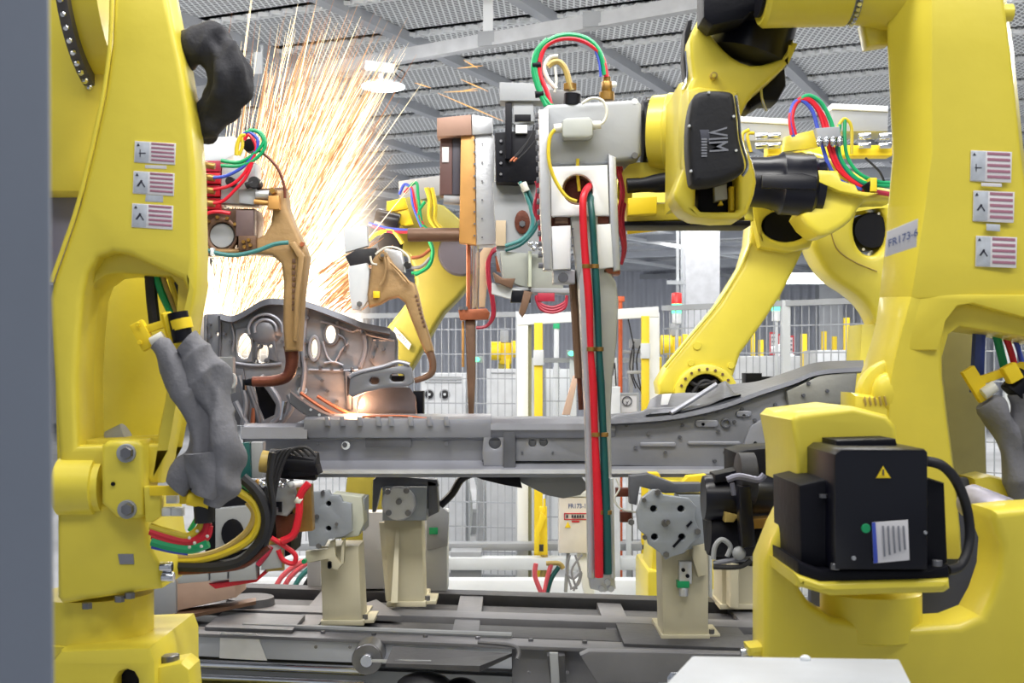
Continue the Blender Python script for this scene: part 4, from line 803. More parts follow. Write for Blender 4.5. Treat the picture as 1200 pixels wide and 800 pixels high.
for m, a, r in ((GRN, [(648, 126), (636, 112), (630, 95), (627, 75), (632, 58), (646, 46), (664, 41), (684, 44), (698, 54), (706, 70), (709, 88)], 3.2), (GRN, [(640, 124), (631, 104), (625, 80), (629, 60), (642, 46)], 3.2), (RED, [(646, 124), (640, 105), (633, 88), (633, 70), (640, 54), (656, 46), (676, 46), (694, 54), (706, 68), (711, 90)], 2.8), (WHO, [(652, 104), (643, 94), (638, 80), (644, 68), (654, 66)], 2.6), (OCH, [(642, 78), (648, 73), (656, 73), (663, 82), (668, 100), (670, 106)], 3.6), (BLU, [(698, 60), (702, 72), (704, 90)], 1.6), (WHO, [(650, 78), (652, 95), (650, 108)], 1.5)):
    cable('hose', yy(a, YD+.03), r, m, gd)
mk('brass_nut', drum(668, 98, YD+.04, 668, 106, YD+.04, 8, seg=8), BRS, gd)
for x, y in ((628, 77), (631, 111)): mk('cable_tie', drum(x-4, y, YD+.03, x+6, y-1, YD+.03, 4), BLM, gd)
for o in (0, 3, 6): cable('crimson_hose', yy([(722+o, 195), (728+o, 225), (724+o, 255), (730+o/2, 290), (728, 310)], YD+.03+o*.004), 1.8, CRI, gd); 
for o in (0, 4): cable('crimson_hose', yy([(628, 212), (634-o, 222), (630-o, 245), (636-o, 262), (634, 285)], YD+.06), 2, CRI, gd)
fr = mk('flange_ring', lathe(P(752, 156, 3.43), P(764, 156, 3.43), [(0, .088), (1, .088)], 32), BLM, gd)
for q in range(10):
    a = -math.pi/2+(q-4.5)*.3; v_ = Vector((0, math.sin(a)*.088, math.cos(a)*.088)); p = P(758, 156, 3.43)+v_; mk('bolt', lathe(p-v_*.02, p+v_*.07, [(0, .006), (1, .005)], 8), BLT, fr)

# ================= LEFT ROBOT =================
YL = 2.7
def warning_label(x, y, w_, h_, Y, parent, pict=0, skew=0):
    o = mk('warning_label', plate([(x, y), (x+w_, y+skew), (x+w_-1, y+h_+skew), (x-1, y+h_)], Y, .002, .0004), LBL, parent)
    mk('pictogram_panel', plate([(x+1, y+1), (x+w_*.36, y+1+skew*.3), (x+w_*.36-1, y+h_-1+skew*.3), (x, y+h_-1)], Y-.001, .001, .0002), LBG, o)
    mk('print_line', [plate([(x+w_*.4, y+2+k*h_/5.3), (x+w_-2, y+2+skew*.6+k*h_/5.3), (x+w_-2, y+2+skew*.6+(k+.5)*h_/5.3), (x+w_*.4, y+2+(k+.5)*h_/5.3)], Y-.001, .001, .0002) for k in range(5)], MAR, o)
    cx, cy = x+w_*.18, y+h_*.55
    mk('pictogram', [plate([(x+2, y+6), (x+4, y+2.5), (x+6, y+6)], Y-.002, .001, .0002), plate([(cx-5, cy+3), (cx, cy-4), (cx+2, cy-3), (cx-3, cy+4)] if pict else rect(cx-3, cy-4, cx-2, cy+5), Y-.002, .001, .0002), plate([(cx, cy-4), (cx+5, cy+4), (cx+4, cy+5), (cx-1, cy-3)] if pict else rect(cx-4, cy, cx+4, cy+1.2), Y-.002, .001, .0002)], INK, o)
lr = thing('welding_robot', 'yellow welding robot at the left edge with grey hose sleeve', 'robot', (P(125, 700, 2.8).x, 2.85, 0))
outer = [(133, -25), (192, -25), (203, 30), (212, 70), (222, 130), (228, 200), (230, 300), (229, 340), (222, 372), (210, 425), (200, 480), (186, 566), (70, 566), (66, 500), (61, 420), (57, 350), (63, 325), (76, 288), (92, 240), (108, 175), (122, 110), (130, 50)]
hole1 = [(97, 345), (103, 318), (115, 300), (132, 295), (150, 298), (213, 327), (219, 340), (213, 372), (206, 420), (199, 470), (190, 520), (92, 522), (90, 440), (93, 390)]
hole2 = [(104, 350), (110, 332), (124, 322), (140, 320), (200, 324), (208, 334), (206, 372), (200, 420), (193, 470), (184, 512), (98, 515), (97, 440), (100, 390)]
mk('lower_arm', plate(outer, YL, .12, .014, holes=[hole1], res=2), YEL, lr)
mk('arm_recess', plate([(215, 240), (227, 330), (219, 372), (207, 425), (197, 480), (185, 560), (72, 560), (67, 500), (63, 420), (61, 350), (67, 325), (81, 288), (98, 240)], YL+.05, .14, .005, holes=[hole2]), YEL, lr)
mk('arm_back', plate([(60, 300), (232, 300), (225, 360), (208, 440), (190, 566), (66, 566)], YL+.34, .06, .01), YEL, lr)
mk('arm_rim', tube(yy([(131, -20), (129, 50), (121, 110), (107, 175), (91, 240), (75, 288), (60, 330)], YL+.0), 2.6, seg=10), YEL, lr)
mk('cavity_boss', ball(P(148, 506, YL+.38), .07, 1.1, .5, 1.3), YEL, lr)
mk('upper_housing', plate([(40, -25), (134, -25), (130, 80), (110, 180), (96, 226), (40, 226)], YL+.22, .3, .02), YEL, lr)
mk('grey_housing', plate(rect(40, 226, 105, 330), YL+.3, .2, .01), mat('grey_violet', (128, 126, 146), .5), lr)
ce = P(95, -60, YL+.3)
def xdrum(x0, x1, cy, Y, r, m, nm, seg=48): return mk(nm, lathe(P(x0, cy, Y), P(x1, cy, Y), [(0, r), (1, r)], seg), m, lr)
xdrum(112, 124, -35, YL+.3, .30, mat('ring_dark', (96, 92, 92), .5, .3), 'bearing_ring'); xdrum(124, 152, -35, YL+.3, .275, YEL, 'bearing_hub')
for k in range(16):
    a = -math.pi/2-.1+k*.12; c0 = P(118, -35, YL+.3); yv, zv = -.30*math.cos(k*.1-.1), -.30*math.sin(k*.1-.1)
    p = c0+Vector((0, yv, zv)); n_ = Vector((0, yv, zv)).normalized(); mk('bolt', lathe(p-n_*.002, p+n_*.01, [(0, .007), (.7, .007), (1, .005)], 8), CHR, lr)
for k, y in enumerate((165, 200, 238)): warning_label(158-k*1.5, y, 48, 25+k*1.5, YL-.002, lr, k > 0, 3)
mk('number_tag', plate([(170, 193), (195, 194), (195, 198), (170, 197)], YL-.001, .001, .0002), LBL, lr); mk('number_tag', plate([(171, 228), (191, 229), (191, 237), (170, 236)], YL-.001, .001, .0002), LBG, lr)
mk('hose_port', drum(205, 62, YL+.1, 222, 62, YL+.1, 11), YEL, lr)
mk('edge_insert', plate([(222, 110), (230, 170), (231, 260), (229, 320), (226, 320), (226, 200), (220, 130)], YL+.07, .05, .01), YEL, lr)
# J2 joint and lower body
k = YL/F
mk('joint_drum', lathe(P(68, 570, YL+.02), P(122, 570, YL+.02), [(0, 28*k), (.06, 34*k), (.84, 34*k), (.86, 30*k), (1, 30*k)], 36), YEL, lr)
mk('joint_block', plate([(118, 522), (126, 516), (162, 516), (168, 524), (168, 604), (160, 608), (136, 606), (118, 590)], YL-.04, .12, .012, res=2), YEL, lr)
for x, y in ((147, 531), (148, 597)):
    mk('washer', disc(x, y, YL-.05, 11, .01, 24), GRYM, lr); bolt(x, y, YL-.065, 7.5, lr, BLT, .02)
mk('grease_plug', disc(132, 567, YL-.045, 2.5, .01, 10), BLM, lr)
mk('turret', plate([(66, 590), (170, 590), (176, 640), (188, 664), (188, 690), (160, 694), (72, 708), (66, 700)], YL-.0, .3, .014, res=2), YEL, lr)
mk('emblem', plate([(138, 649), (156, 649), (157, 661), (140, 661)], YL-.003, .004, .001), VGR, lr)
mk('turret_cap', drum(130, 520, YL+.14, 150, 510, YL+.14, 16), GRYM, lr)
mk('swivel_base', lathe(P(112, 770, YL+.16), P(112, 694, YL+.16), [(0, .17*.62/.62*.76), (.35, .13), (.36, .126), (1, .126)], 40), YEL, lr)
bz = P(112, 755, YL+.16)
mk('pedestal', plate([(70, 762), (176, 758), (182, 775), (186, 1232), (60, 1232), (60, 775)], YL-.02, .38, .012, holes=[[(134, 830), (134, 797), (140, 788), (148, 785), (156, 788), (161, 797), (161, 830)]]), YEL, lr)
mk('pedestal_recess', plate(rect(125, 775, 170, 840), YL+.03, .02), BLM, lr)
for x, y in ((102, 708), (140, 700), (152, 696)): mk('bolt', drum(x, y+5, YL+.0, x, y-2, YL+.0, 6, seg=6), BLT, lr)
bk = mk('foot_bracket', plate([(178, 782), (212, 776), (222, 784), (226, 830), (178, 830)], YL-.0, .1, .01), YEL, lr)
mk('foot_bolt', drum(200, 784, YL+.04, 199, 767, YL+.04, 11, seg=20), BLT, lr)
# cables in cavity & sleeve
for m, a, r in ((DRK, [(176, 322), (178, 350), (182, 385)], 7), (GRN, [(183, 324), (190, 345), (200, 366), (205, 378)], 4.5), (OCH, [(190, 322), (198, 345), (207, 368)], 3), (YHO, [(200, 324), (206, 345), (212, 366), (213, 378)], 4.5), (DRK, [(208, 330), (214, 350), (216, 372)], 5)):
    cable('cable', yy(a, YL+.1), r, m, lr)
mk('cable_clamp_arm', [bar(P(160, 378, YL-.02), P(176, 408, YL-.02), .02, .03), bar(P(172, 386, YL-.02), P(208, 374, YL-.02), .016, .016), bar(P(194, 366, YL-.03), P(204, 402, YL-.02), .018, .02)], SAF, lr, bevel=.003)
for x, y in ((161, 380), (163, 401)): bolt(x, y, YL-.04, 3, lr, SAF)
mk('cable_collar', tube(yy([(208, 366), (215, 400)], YL-.03), 12, seg=16), BLM, lr); mk('collar_band', tube(yy([(211, 374), (214, 386)], YL-.03), 13, seg=16), SAF, lr)
mk('white_ferrule', drum(178, 402, YL-.04, 192, 394, YL-.04, 7), WHO, lr)
YS = YL-.06
sl = []
sl.append(tube(yy([(180, 404), (196, 420), (214, 442), (228, 470), (238, 500), (236, 530), (222, 552), (205, 572)], YS), [12, 15, 17, 17, 18, 18, 17, 12], n=16, seg=40, fold=.42))
sl.append(tube(yy([(218, 400), (228, 410), (240, 436), (252, 468), (262, 502), (264, 535), (258, 565), (248, 592)], YS-.01), [13, 14, 20, 22, 23, 22, 19, 10], n=16, seg=40, fold=.42))
sl.append(tube(yy([(236, 530), (238, 552), (240, 572), (238, 580)], YS-.02), [24, 24, 20, 18], n=14, seg=32, fold=.42))
mk('hose_sleeve', sl, SLV, lr, ang=60)
mk('black_jacket', [tube([(216, 66, YL+.1), (228, 56, YL+.08), (246, 54, YL+.08), (264, 70, YL+.08), (266, 96, YL+.08), (252, 124, YL+.1), (234, 146, YL+.14), (224, 158, YL+.2)], [15, 20, 23, 24, 24, 22, 19, 13], n=14, seg=32, fold=.42)], SLD, lr, ang=60)
mk('jacket_strap', drum(222, 54, YL+.06, 230, 52, YL+.05, 8), GRYM, lr)
# lower connectors
mk('connector_plate', plate([(168, 570), (186, 570), (188, 578), (188, 605), (178, 612), (170, 612)], YL-.04, .03), YEL, lr)
mk('connector_bar', [bar(P(176, 575, YL-.04), P(216, 574, YL-.04), .014, .02), bar(P(217, 568, YL-.04), P(217, 590, YL-.04), .02, .02, up=(0, 1, 0))], SAF, lr, bevel=.002)
mk('collar_band', tube(yy([(221, 583), (246, 588)], YL-.05), 9, seg=16), SAF, lr); mk('cable_collar', tube(yy([(234, 568), (238, 585), (240, 612)], YL-.04), 12, seg=16), DRK, lr)
for x, y in ((200, 585), (206, 600), (193, 600)): mk('connector', plate(rect(x-6, y-5, x+7, y+5), YL-.03, .03), GRYL, lr)
for m, a, r in ((YHO, [(176, 617), (200, 624), (220, 628), (234, 618), (236, 606)], 4.5), (RED, [(176, 622), (200, 630), (222, 634), (238, 626), (244, 612)], 5), (RED, [(178, 628), (204, 636), (226, 636), (242, 630), (246, 616)], 4), (GRN, [(178, 634), (200, 640), (224, 643), (244, 636)], 6), (GRN, [(222, 622), (228, 612), (232, 604)], 3), (BLU, [(178, 640), (200, 645), (220, 648)], 3),
    (YHO, [(190, 656), (230, 656), (262, 648), (292, 632), (303, 610), (296, 588), (276, 574)], 5), (OCH, [(186, 652), (230, 652), (264, 642), (290, 622), (298, 602), (290, 588)], 4), (DRK, [(190, 662), (240, 664), (280, 658), (306, 634), (312, 605), (302, 578), (284, 560)], 7), (COD, [(200, 670), (240, 668), (285, 662), (315, 640)], 4), (GRN, [(278, 562), (290, 570), (302, 580)], 4), (DRK, [(310, 640), (320, 600), (316, 560), (320, 530)], 4)):
    cable('cable', yy(a, YL-.03 if a[0][0] < 185 else YL+.15), r, m, lr)
for x, y in ((222, 630), (228, 636), (236, 640), (222, 641), (231, 622), (243, 628)): mk('cable_tie', ball(P(x, y, YL-.05), .0035), WHO, lr)
for x, y in ((196, 664), (198, 676)): mk('fitting', drum(x-8, y, YL+.0, x+6, y, YL+.0, 6), CHR, lr)
for x in (172, 214): pass
# gun E at lower left
YE = 3.9
ge = thing('gripper_unit', 'dark cluttered welding tool with hoses under the left sleeve', 'tool', P(290, 640, YE))
mk('body', plate([(240, 572), (330, 566), (345, 600), (340, 650), (300, 665), (240, 668)], YE, .2), BLM, ge)
mk('grey_block', plate([(252, 596), (300, 592), (304, 640), (252, 650)], YE-.04, .08), GRYM, ge); mk('opening', plate(ell(272, 625, 13, 17), YE-.05, .02, .002), BLM, ge)
for x0, y0, x1, y1 in ((208, 672, 244, 684), (246, 668, 266, 682), (268, 660, 300, 682), (306, 640, 330, 668)): mk('cover', plate([(x0, y0), (x1, y0-3), (x1, y1-3), (x0, y1)], YE-.06, .06), GRYM, ge)
mk('bracket', plate([(316, 566), (344, 566), (348, 590), (336, 605), (318, 602)], YE-.03, .05), GRYM, ge); mk('black_slot', plate([(322, 588), (330, 588), (330, 600), (326, 600), (326, 594), (322, 594)], YE-.04, .01, .001), BLM, ge)
mk('brass_block', plate([(338, 570), (364, 568), (366, 622), (345, 624)], YE, .06), BRS, ge); mk('copper_block', plate([(322, 604), (345, 602), (346, 632), (324, 636)], YE-.01, .05), COD, ge)
mk('yellow_bracket', plate([(313, 632), (330, 632), (332, 668), (312, 670), (312, 664), (326, 660), (325, 640), (313, 640)], YE-.05, .03), OCH, ge)
mk('red_cover', plate([(244, 684), (300, 678), (310, 668), (312, 672), (300, 682), (252, 690)], YE-.04, .05), RED, ge)
m_ = mk('motor', drum(316, 542, YE+.02, 372, 546, YE+.02, 17), BLM, ge); mk('motor_cap', drum(306, 540, YE+.02, 318, 542, YE+.02, 13), OCH, ge); mk('motor_body', plate([(330, 530), (368, 538), (373, 556), (340, 560)], YE-.02, .1), BLM, ge)
for k in range(5): cable('black_cable', yy([(310+k*2, 615), (312+k*3, 570), (318+k*5, 535-k), (330+k*7, 528-k), (342+k*7, 534)], YE-.06-k*.005), 1.8, DRK, ge)
cable('red_hose', yy([(362, 566), (352, 580), (350, 604), (344, 626), (330, 634)], YE-.07), 4.5, RED, ge); mk('hose_sleeve', drum(340, 568, YE-.05, 356, 566, YE-.05, 4), WHT, ge); mk('hose_clip', drum(347, 584, YE-.07, 353, 588, YE-.07, 5), WHO, ge)
cable('red_hose', yy([(318, 630), (334, 640), (346, 650), (344, 660), (332, 656), (326, 644)], YE-.06), 3, RED, ge); cable('red_hose', yy([(318, 640), (312, 650), (302, 662)], YE-.06), 3, CRI, ge)
mk('green_panel', plate([(276, 520), (292, 518), (294, 560), (276, 562)], YE+.1, .05), DGR, ge); mk('pale_panel', plate(rect(294, 518, 308, 560), YE+.12, .05), GRYM, ge)
for k in range(10): mk('fitting', ball(P(300+k*4.4+random.random()*3, 564+random.random()*8, YE-.06), .008+.004*random.random()), random.choice([CHR, GRYM, BRS]), ge)

# ================= ROBOT 3 (behind, centre right) =================
Y3 = 5.6
r3 = thing('welding_robot', 'yellow robot behind the sill leaning right with black forearm tube', 'robot', (P(825, 500, Y3).x, Y3+.1, 0))
armp = [(882, 240), (878, 285), (870, 312), (843, 356), (810, 396), (780, 432), (771, 448), (773, 462), (796, 462), (803, 446), (818, 438), (836, 437), (848, 446), (857, 448), (868, 414), (897, 374), (917, 343), (936, 305), (950, 275), (950, 240)]
mk('lower_arm', plate(armp, Y3, .2, .02, res=2), YEL2, r3)
mk('arm_edge', tube(yy([(880, 285), (868, 312), (842, 354), (809, 394), (779, 430)], Y3+.0), 2, seg=8), YEL2, r3)
mk('joint_ring', plate(ell(828, 462, 38, 36, 32), Y3-.02, .1, .01, holes=[ell(828, 464, 25, 26, 28)]), YEL2, r3)
mk('joint_core', disc(828, 464, Y3+.04, 27, .1, 28), BLM, r3); 
for k in range(9):
    a = math.radians(200+k*18); bolt(828+31*math.cos(a), 462+30*math.sin(a), Y3-.03, 1.7, r3, BRN, .01)
mk('plug', disc(817, 405, Y3-.01, 5, .02), YEL2, r3); mk('plug', disc(810, 425, Y3-.01, 4, .02), YEL2, r3); mk('plug', disc(857, 428, Y3-.01, 4, .02), YEL2, r3)
for a in ([(806, 446), (820, 452), (840, 446)], [(812, 460), (825, 446), (845, 455)]): cable('cable', yy(a, Y3+.02), 3, DRK, r3)
mk('body', plate([(770, 480), (900, 480), (930, 640), (940, 1232*.0+690), (760, 690), (770, 560)], Y3+.1, .35, .03), YEL2, r3)
mk('base', wbox(P(760, 0, Y3).x, P(920, 0, Y3).x, Y3+.05, Y3+.6, 0, .6), YEL2, r3, bevel=.02)
mk('elbow_housing', plate([(880, 240), (905, 232), (950, 240), (958, 270), (950, 290), (925, 296), (890, 290)], Y3-.06, .1, .02, holes=[ell(922, 264, 29, 19, 20)]), YEL2, r3)
mk('elbow_motor', disc(922, 264, Y3-.03, 29, .1), BLM, r3)
# forearm of robot 3
mk('forearm_tube', lathe(P(876, 213, Y3-.3), P(962, 217, Y3-.3), [(0, 29*.0035), (.25, 30*.0035), (.4, 33*.0035), (.45, 37*.0035), (.85, 37*.0035), (.9, 33*.0035), (1, 33*.0035)], 32), BLK, r3)
mk('tube_band', plate([(893, 205), (940, 203), (957, 207), (957, 222), (893, 220)], Y3-.44, .02), BLK, r3)
mk('wrist_beam', plate([(700, 236), (740, 190), (880, 186), (884, 258), (700, 262)], Y3-.25, .14, .02), YEL2, r3)
mk('elbow_casting', plate([(940, 176), (962, 178), (985, 190), (1010, 205), (1030, 218), (1052, 222), (1052, 234), (1014, 236), (1000, 256), (982, 270), (960, 276), (938, 252), (950, 236), (955, 215), (950, 196)], Y3-.35, .25, .03, res=2, smooth=2), YEL2, r3)
mk('side_bracket', plate([(957, 199), (982, 200), (986, 212), (1002, 216), (1006, 224), (1030, 226), (1016, 230), (985, 224), (957, 212)], Y3-.42, .06, .005), YEL2, r3)
mk('back_beam', plate([(900, 170), (1046, 170), (1046, 182), (900, 182)], Y3+.05, .1), SAF, r3)
mk('cable_guard', plate([(920, 160), (958, 151), (965, 160), (960, 172), (918, 178)], Y3-.3, .05, .004), YEL2, r3)
for (x0, y0, x1, y1, d_) in ((975, 121, 1041, 154, .1), (868, 136, 928, 165, .15)):
    b_ = mk('control_box', plate([(x0, y0), (x1, y0+3), (x1, y1), (x0, y1)], Y3+d_, .2, .006), GRYM, r3); mk('box_lid', plate([(x0, y0), (x1, y0+3), (x1, y0+10), (x0, y0+7)], Y3+d_-.01, .2, .003), CAB, b_)
for y in (156, 167):
    for x in (885, 900, 1006, 1030): mk('connector', drum(x, y+4, Y3+.02, x+14, y+3, Y3+.02, 4, seg=12), CHR, r3)
for m, a, r in ((BLU, [(930, 160), (926, 140), (930, 122), (940, 118), (952, 130), (958, 150), (964, 172), (972, 195), (985, 212), (1010, 222)], 2.4), (RED, [(932, 158), (928, 138), (934, 120), (946, 117), (958, 128), (966, 150), (972, 175), (984, 200), (1008, 218)], 2.6), (RED, [(928, 158), (926, 135), (936, 117), (950, 117), (964, 134), (970, 150), (978, 180), (990, 202), (1012, 220)], 2.4), (GRN, [(936, 118), (948, 112), (962, 120), (972, 138), (976, 150)], 2.6), (GRN, [(984, 146), (982, 165), (986, 188), (1002, 208), (1020, 216), (1046, 218)], 2.6), (GRN, [(990, 140), (990, 165), (994, 186), (1008, 204), (1030, 213), (1046, 214)], 2.2), (DGR, [(986, 160), (980, 180), (994, 205), (1014, 218)], 2.4), (YHO, [(978, 158), (986, 142), (992, 140), (998, 150), (998, 180)], 2), (CRI, [(1010, 222), (1046, 228)], 3), (YHO, [(880, 178), (876, 158), (884, 156)], 2), (YHO, [(872, 178), (870, 158), (878, 152)], 2), (DRK, [(1014, 185), (1030, 200), (1036, 212)], 1.4)):
    cable('hose', yy(a, Y3-.38), r, m, r3)
mk('hose_clamp', plate([(956, 150), (984, 148), (986, 160), (960, 164)], Y3-.42, .05), GRYM, r3)
for x in (960, 968, 976, 984): mk('fitting', ball(P(x, 166, Y3-.43), .012, 1, 1, 1.8), CHR, r3)
mk('hose_bundle_clip', drum(1016, 214, Y3-.4, 1022, 222, Y3-.4, 8), BLM, r3); mk('clip_band', plate(rect(1020, 208, 1028, 224), Y3-.43, .08), SAF, r3)
# robot 4 part
Y4 = 5.9
r4 = thing('welding_robot', 'yellow curved robot elbow with black hub beside the right robot', 'robot', (P(1010, 500, Y4).x, Y4+.1, 0))
mk('elbow', plate([(950, 232), (975, 244), (1004, 240), (1040, 236), (1060, 250), (1060, 420), (1038, 400), (1022, 365), (1004, 345), (975, 325), (957, 300), (950, 275)], Y4, .25, .03, res=2, smooth=3, holes=[ell(1021, 268, 20, 31, 28)]), YEL2, r4)
mk('hub', disc(1022, 270, Y4+.05, 22, .15, 28), BLM, r4); 
for x, y in ((1012, 292), (1018, 298), (1030, 250)): bolt(x, y, Y4+.04, 1.8, r4, WHO)
mk('elbow_seam', tube(yy([(972, 262), (980, 290), (1000, 306), (1028, 318)], Y4-.005), .8), OCH, r4)
mk('column', plate([(1010, 380), (1060, 380), (1070, 600), (1000, 600)], Y4+.05, .25), YEL2, r4); mk('base', wbox(P(980, 0, Y4).x, P(1080, 0, Y4).x, Y4, Y4+.4, 0, .9), YEL2, r4)
# robot 5 behind left
Y5 = 5.5
r5 = thing('welding_robot', 'olive yellow robot arm behind the small bronze gun', 'robot', (P(480, 500, Y5).x, Y5+.2, 0))
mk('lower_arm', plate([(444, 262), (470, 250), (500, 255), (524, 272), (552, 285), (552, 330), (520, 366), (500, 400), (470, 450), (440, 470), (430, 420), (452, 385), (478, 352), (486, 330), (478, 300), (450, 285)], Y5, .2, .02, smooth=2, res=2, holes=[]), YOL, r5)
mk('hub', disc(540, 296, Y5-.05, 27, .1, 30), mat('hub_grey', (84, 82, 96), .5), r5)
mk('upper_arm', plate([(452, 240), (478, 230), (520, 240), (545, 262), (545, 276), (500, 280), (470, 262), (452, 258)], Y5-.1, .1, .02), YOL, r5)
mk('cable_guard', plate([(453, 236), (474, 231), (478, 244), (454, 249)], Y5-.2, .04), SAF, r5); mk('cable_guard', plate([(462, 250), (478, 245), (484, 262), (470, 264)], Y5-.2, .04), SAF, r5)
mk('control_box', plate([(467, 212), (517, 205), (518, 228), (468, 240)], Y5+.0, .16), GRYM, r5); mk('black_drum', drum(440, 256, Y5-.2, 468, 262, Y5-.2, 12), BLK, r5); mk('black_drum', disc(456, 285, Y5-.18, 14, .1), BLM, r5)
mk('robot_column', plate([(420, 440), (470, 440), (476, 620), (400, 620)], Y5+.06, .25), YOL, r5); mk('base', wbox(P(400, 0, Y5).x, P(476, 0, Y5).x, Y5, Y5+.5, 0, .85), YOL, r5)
nm = mk('number_plate', plate([(463, 383), (482, 403), (479, 410), (460, 390)], Y5-.02, .006, .001), LBL, r5); text('FR173-1', 471, 396.5, Y5-.026, 4.2, INK, nm, rot=-math.radians(46), sx=.8)
for m, a, r in ((BLU, [(432, 262), (455, 268), (480, 270), (505, 270)], 2.2), (CRI, [(436, 264), (460, 271), (490, 271), (510, 274), (525, 276)], 2.4), (GRN, [(490, 270), (502, 280), (507, 295), (502, 312), (486, 322)], 2.4), (GRN, [(494, 272), (505, 285), (506, 300), (498, 316), (482, 320)], 2), (GRN, [(478, 220), (488, 214), (490, 230), (494, 262)], 1.8), (GRN, [(498, 236), (490, 250), (494, 262), (505, 272)], 2), (YHO, [(500, 220), (504, 235), (504, 255), (512, 268)], 3), (YHO, [(506, 220), (510, 240), (510, 258), (517, 268)], 2.6), (YHO, [(430, 282), (445, 272), (460, 270), (472, 285)], 2.5), (BLU, [(468, 228), (474, 216), (482, 222), (484, 240), (494, 266)], 1.8), (RED, [(474, 226), (482, 220), (488, 246), (498, 268)], 1.8), (COP, [(482, 302), (494, 300), (504, 292)], 2), (VGR, [(482, 314), (494, 312), (504, 302)], 2)):
    cable('hose', yy(a, Y5-.28), r, m, r5)
mk('hose_bundle', drum(500, 272, Y5-.25, 526, 276, Y5-.25, 6), BRN, r5)

# ================= RIGHT ROBOT =================
YR = 2.6
rr = thing('welding_robot', 'huge yellow welding robot at the right edge with black motor', 'robot', (P(1110, 700, YR).x, YR+.2, 0))
# ridge-shaped lower arm: left chamfer face + front face
st = [(-25, 1038, 1092, 1172), (60, 1040, 1092, 1184), (180, 1046, 1092, 1196), (240, 1041, 1084, 1204), (300, 1036, 1075, 1212), (350, 1030, 1067, 1220)]
rings = []
for y, a, b_, c_ in st: rings.append([P(a, y, YR+.12), P(b_, y, YR), P(c_, y, YR+.02), P(c_+4, y, YR+.3), P(a+2, y, YR+.3)])
mk('lower_arm', skin(rings), YEL, rr, bevel=.008)
rings = []
for y, a, b_, c_, d_ in [(345, 1031, 1068, 1112, 0), (375, 1027, 1060, 1108, 0), (400, 1021, 1053, 1103, 0), (440, 1008, 1044, 1103, 0), (500, 1004, 1040, 1110, 0), (560, 1000, 1042, 1118, 0), (620, 1000, 1050, 1124, 0), (655, 1000, 1056, 1126, 0)]:
    rings.append([P(a, y, YR+.12), P(b_, y, YR), P(c_, y, YR+.02), P(c_+2, y, YR+.24), P(a+2, y, YR+.26)])
mk('arm_flank', skin(rings), YEL, rr, bevel=.008)
mk('arm_arch', plate([(1105, 340), (1225, 340), (1230, 402), (1190, 392), (1150, 386), (1125, 382), (1112, 392), (1104, 420), (1096, 420), (1096, 370)], YR+.04, .18, .005), YEL, rr)
mk('arm_arch', plate([(1068, 345), (1210, 345), (1225, 362), (1225, 378), (1180, 366), (1140, 355), (1122, 358), (1108, 376), (1100, 410), (1064, 410)], YR+.005, .05, .003), YEL, rr)
mk('arm_back', plate([(1096, 350), (1148, 350), (1152, 420), (1158, 600), (1100, 600)], YR+.5, .04), mat('shaded_yellow', (150, 142, 88), .6), rr)  # yellow dulled to put the cavity's shade into the colour
mk('arm_boss', ball(P(1038, 462, YR+.02), .03, 1, .7, 1.5), YEL, rr); mk('eye_bolt', plate([(1010, 448), (1024, 430), (1046, 420), (1052, 436), (1046, 460), (1040, 478), (1010, 470)], YR+.03, .05, .015, smooth=3), YEL, rr)
mk('joint_casting', plate([(1000, 460), (1040, 465), (1052, 500), (1060, 560), (1004, 560), (1000, 500)], YR-.0, .12, .02), YEL, rr)
for k in range(5): mk('rib_slot', plate([(1012+k*6, 468-k*1), (1014+k*6, 464), (1016+k*6, 474), (1014+k*6, 476)], YR-.004, .006, .001), OCH, rr)
mk('lift_lug', plate([(1012, 26), (1044, 20), (1044, 50), (1018, 54)], YR+.16, .06, .01), YEL, rr); mk('plug', drum(1172, 15, YR+.05, 1186, 15, YR+.05, 10), YEL, rr)
for k, (x, y) in enumerate(((1138, 176), (1141, 223), (1144, 276))): warning_label(x, y, 48, 36, YR-.002+.008, rr, k > 0, 2)
mk('number_tag', plate([(1150, 214), (1174, 215), (1174, 219), (1150, 218)], YR+.004, .001, .0002), LBL, rr); mk('number_tag', plate([(1156, 262), (1172, 263), (1172, 271), (1156, 270)], YR+.004, .001, .0002), LBG, rr)
np_ = mk('number_plate', plate([(1040, 271), (1076, 256), (1074, 289), (1037, 301)], 2.632, .003, .0005, b=-1.22), LBL, rr)
def txt_on(s, c, ex, ez, n_, h, m, parent):
    cu = bpy.data.curves.new('t', 'FONT'); cu.body = s; cu.align_x = 'CENTER'; cu.align_y = 'CENTER'; cu.size = h*1.38; cu.offset = .01*h
    o = bpy.data.objects.new('t', cu); COL.objects.link(o); me = o.to_mesh(); ex, ez = Vector(ex).normalized(), Vector(ez).normalized()
    vs = [Vector(c)+ex*v.co.x+ez*v.co.y for v in me.vertices]; fs = [tuple(f.vertices) for f in me.polygons]; o.to_mesh_clear(); bpy.data.objects.remove(o); return mk('lettering', (vs, fs), m, parent, flat=True)
def onpl(u, v, Y0, b): return P(u, v, Y0/(1-b*(u-600)/F))
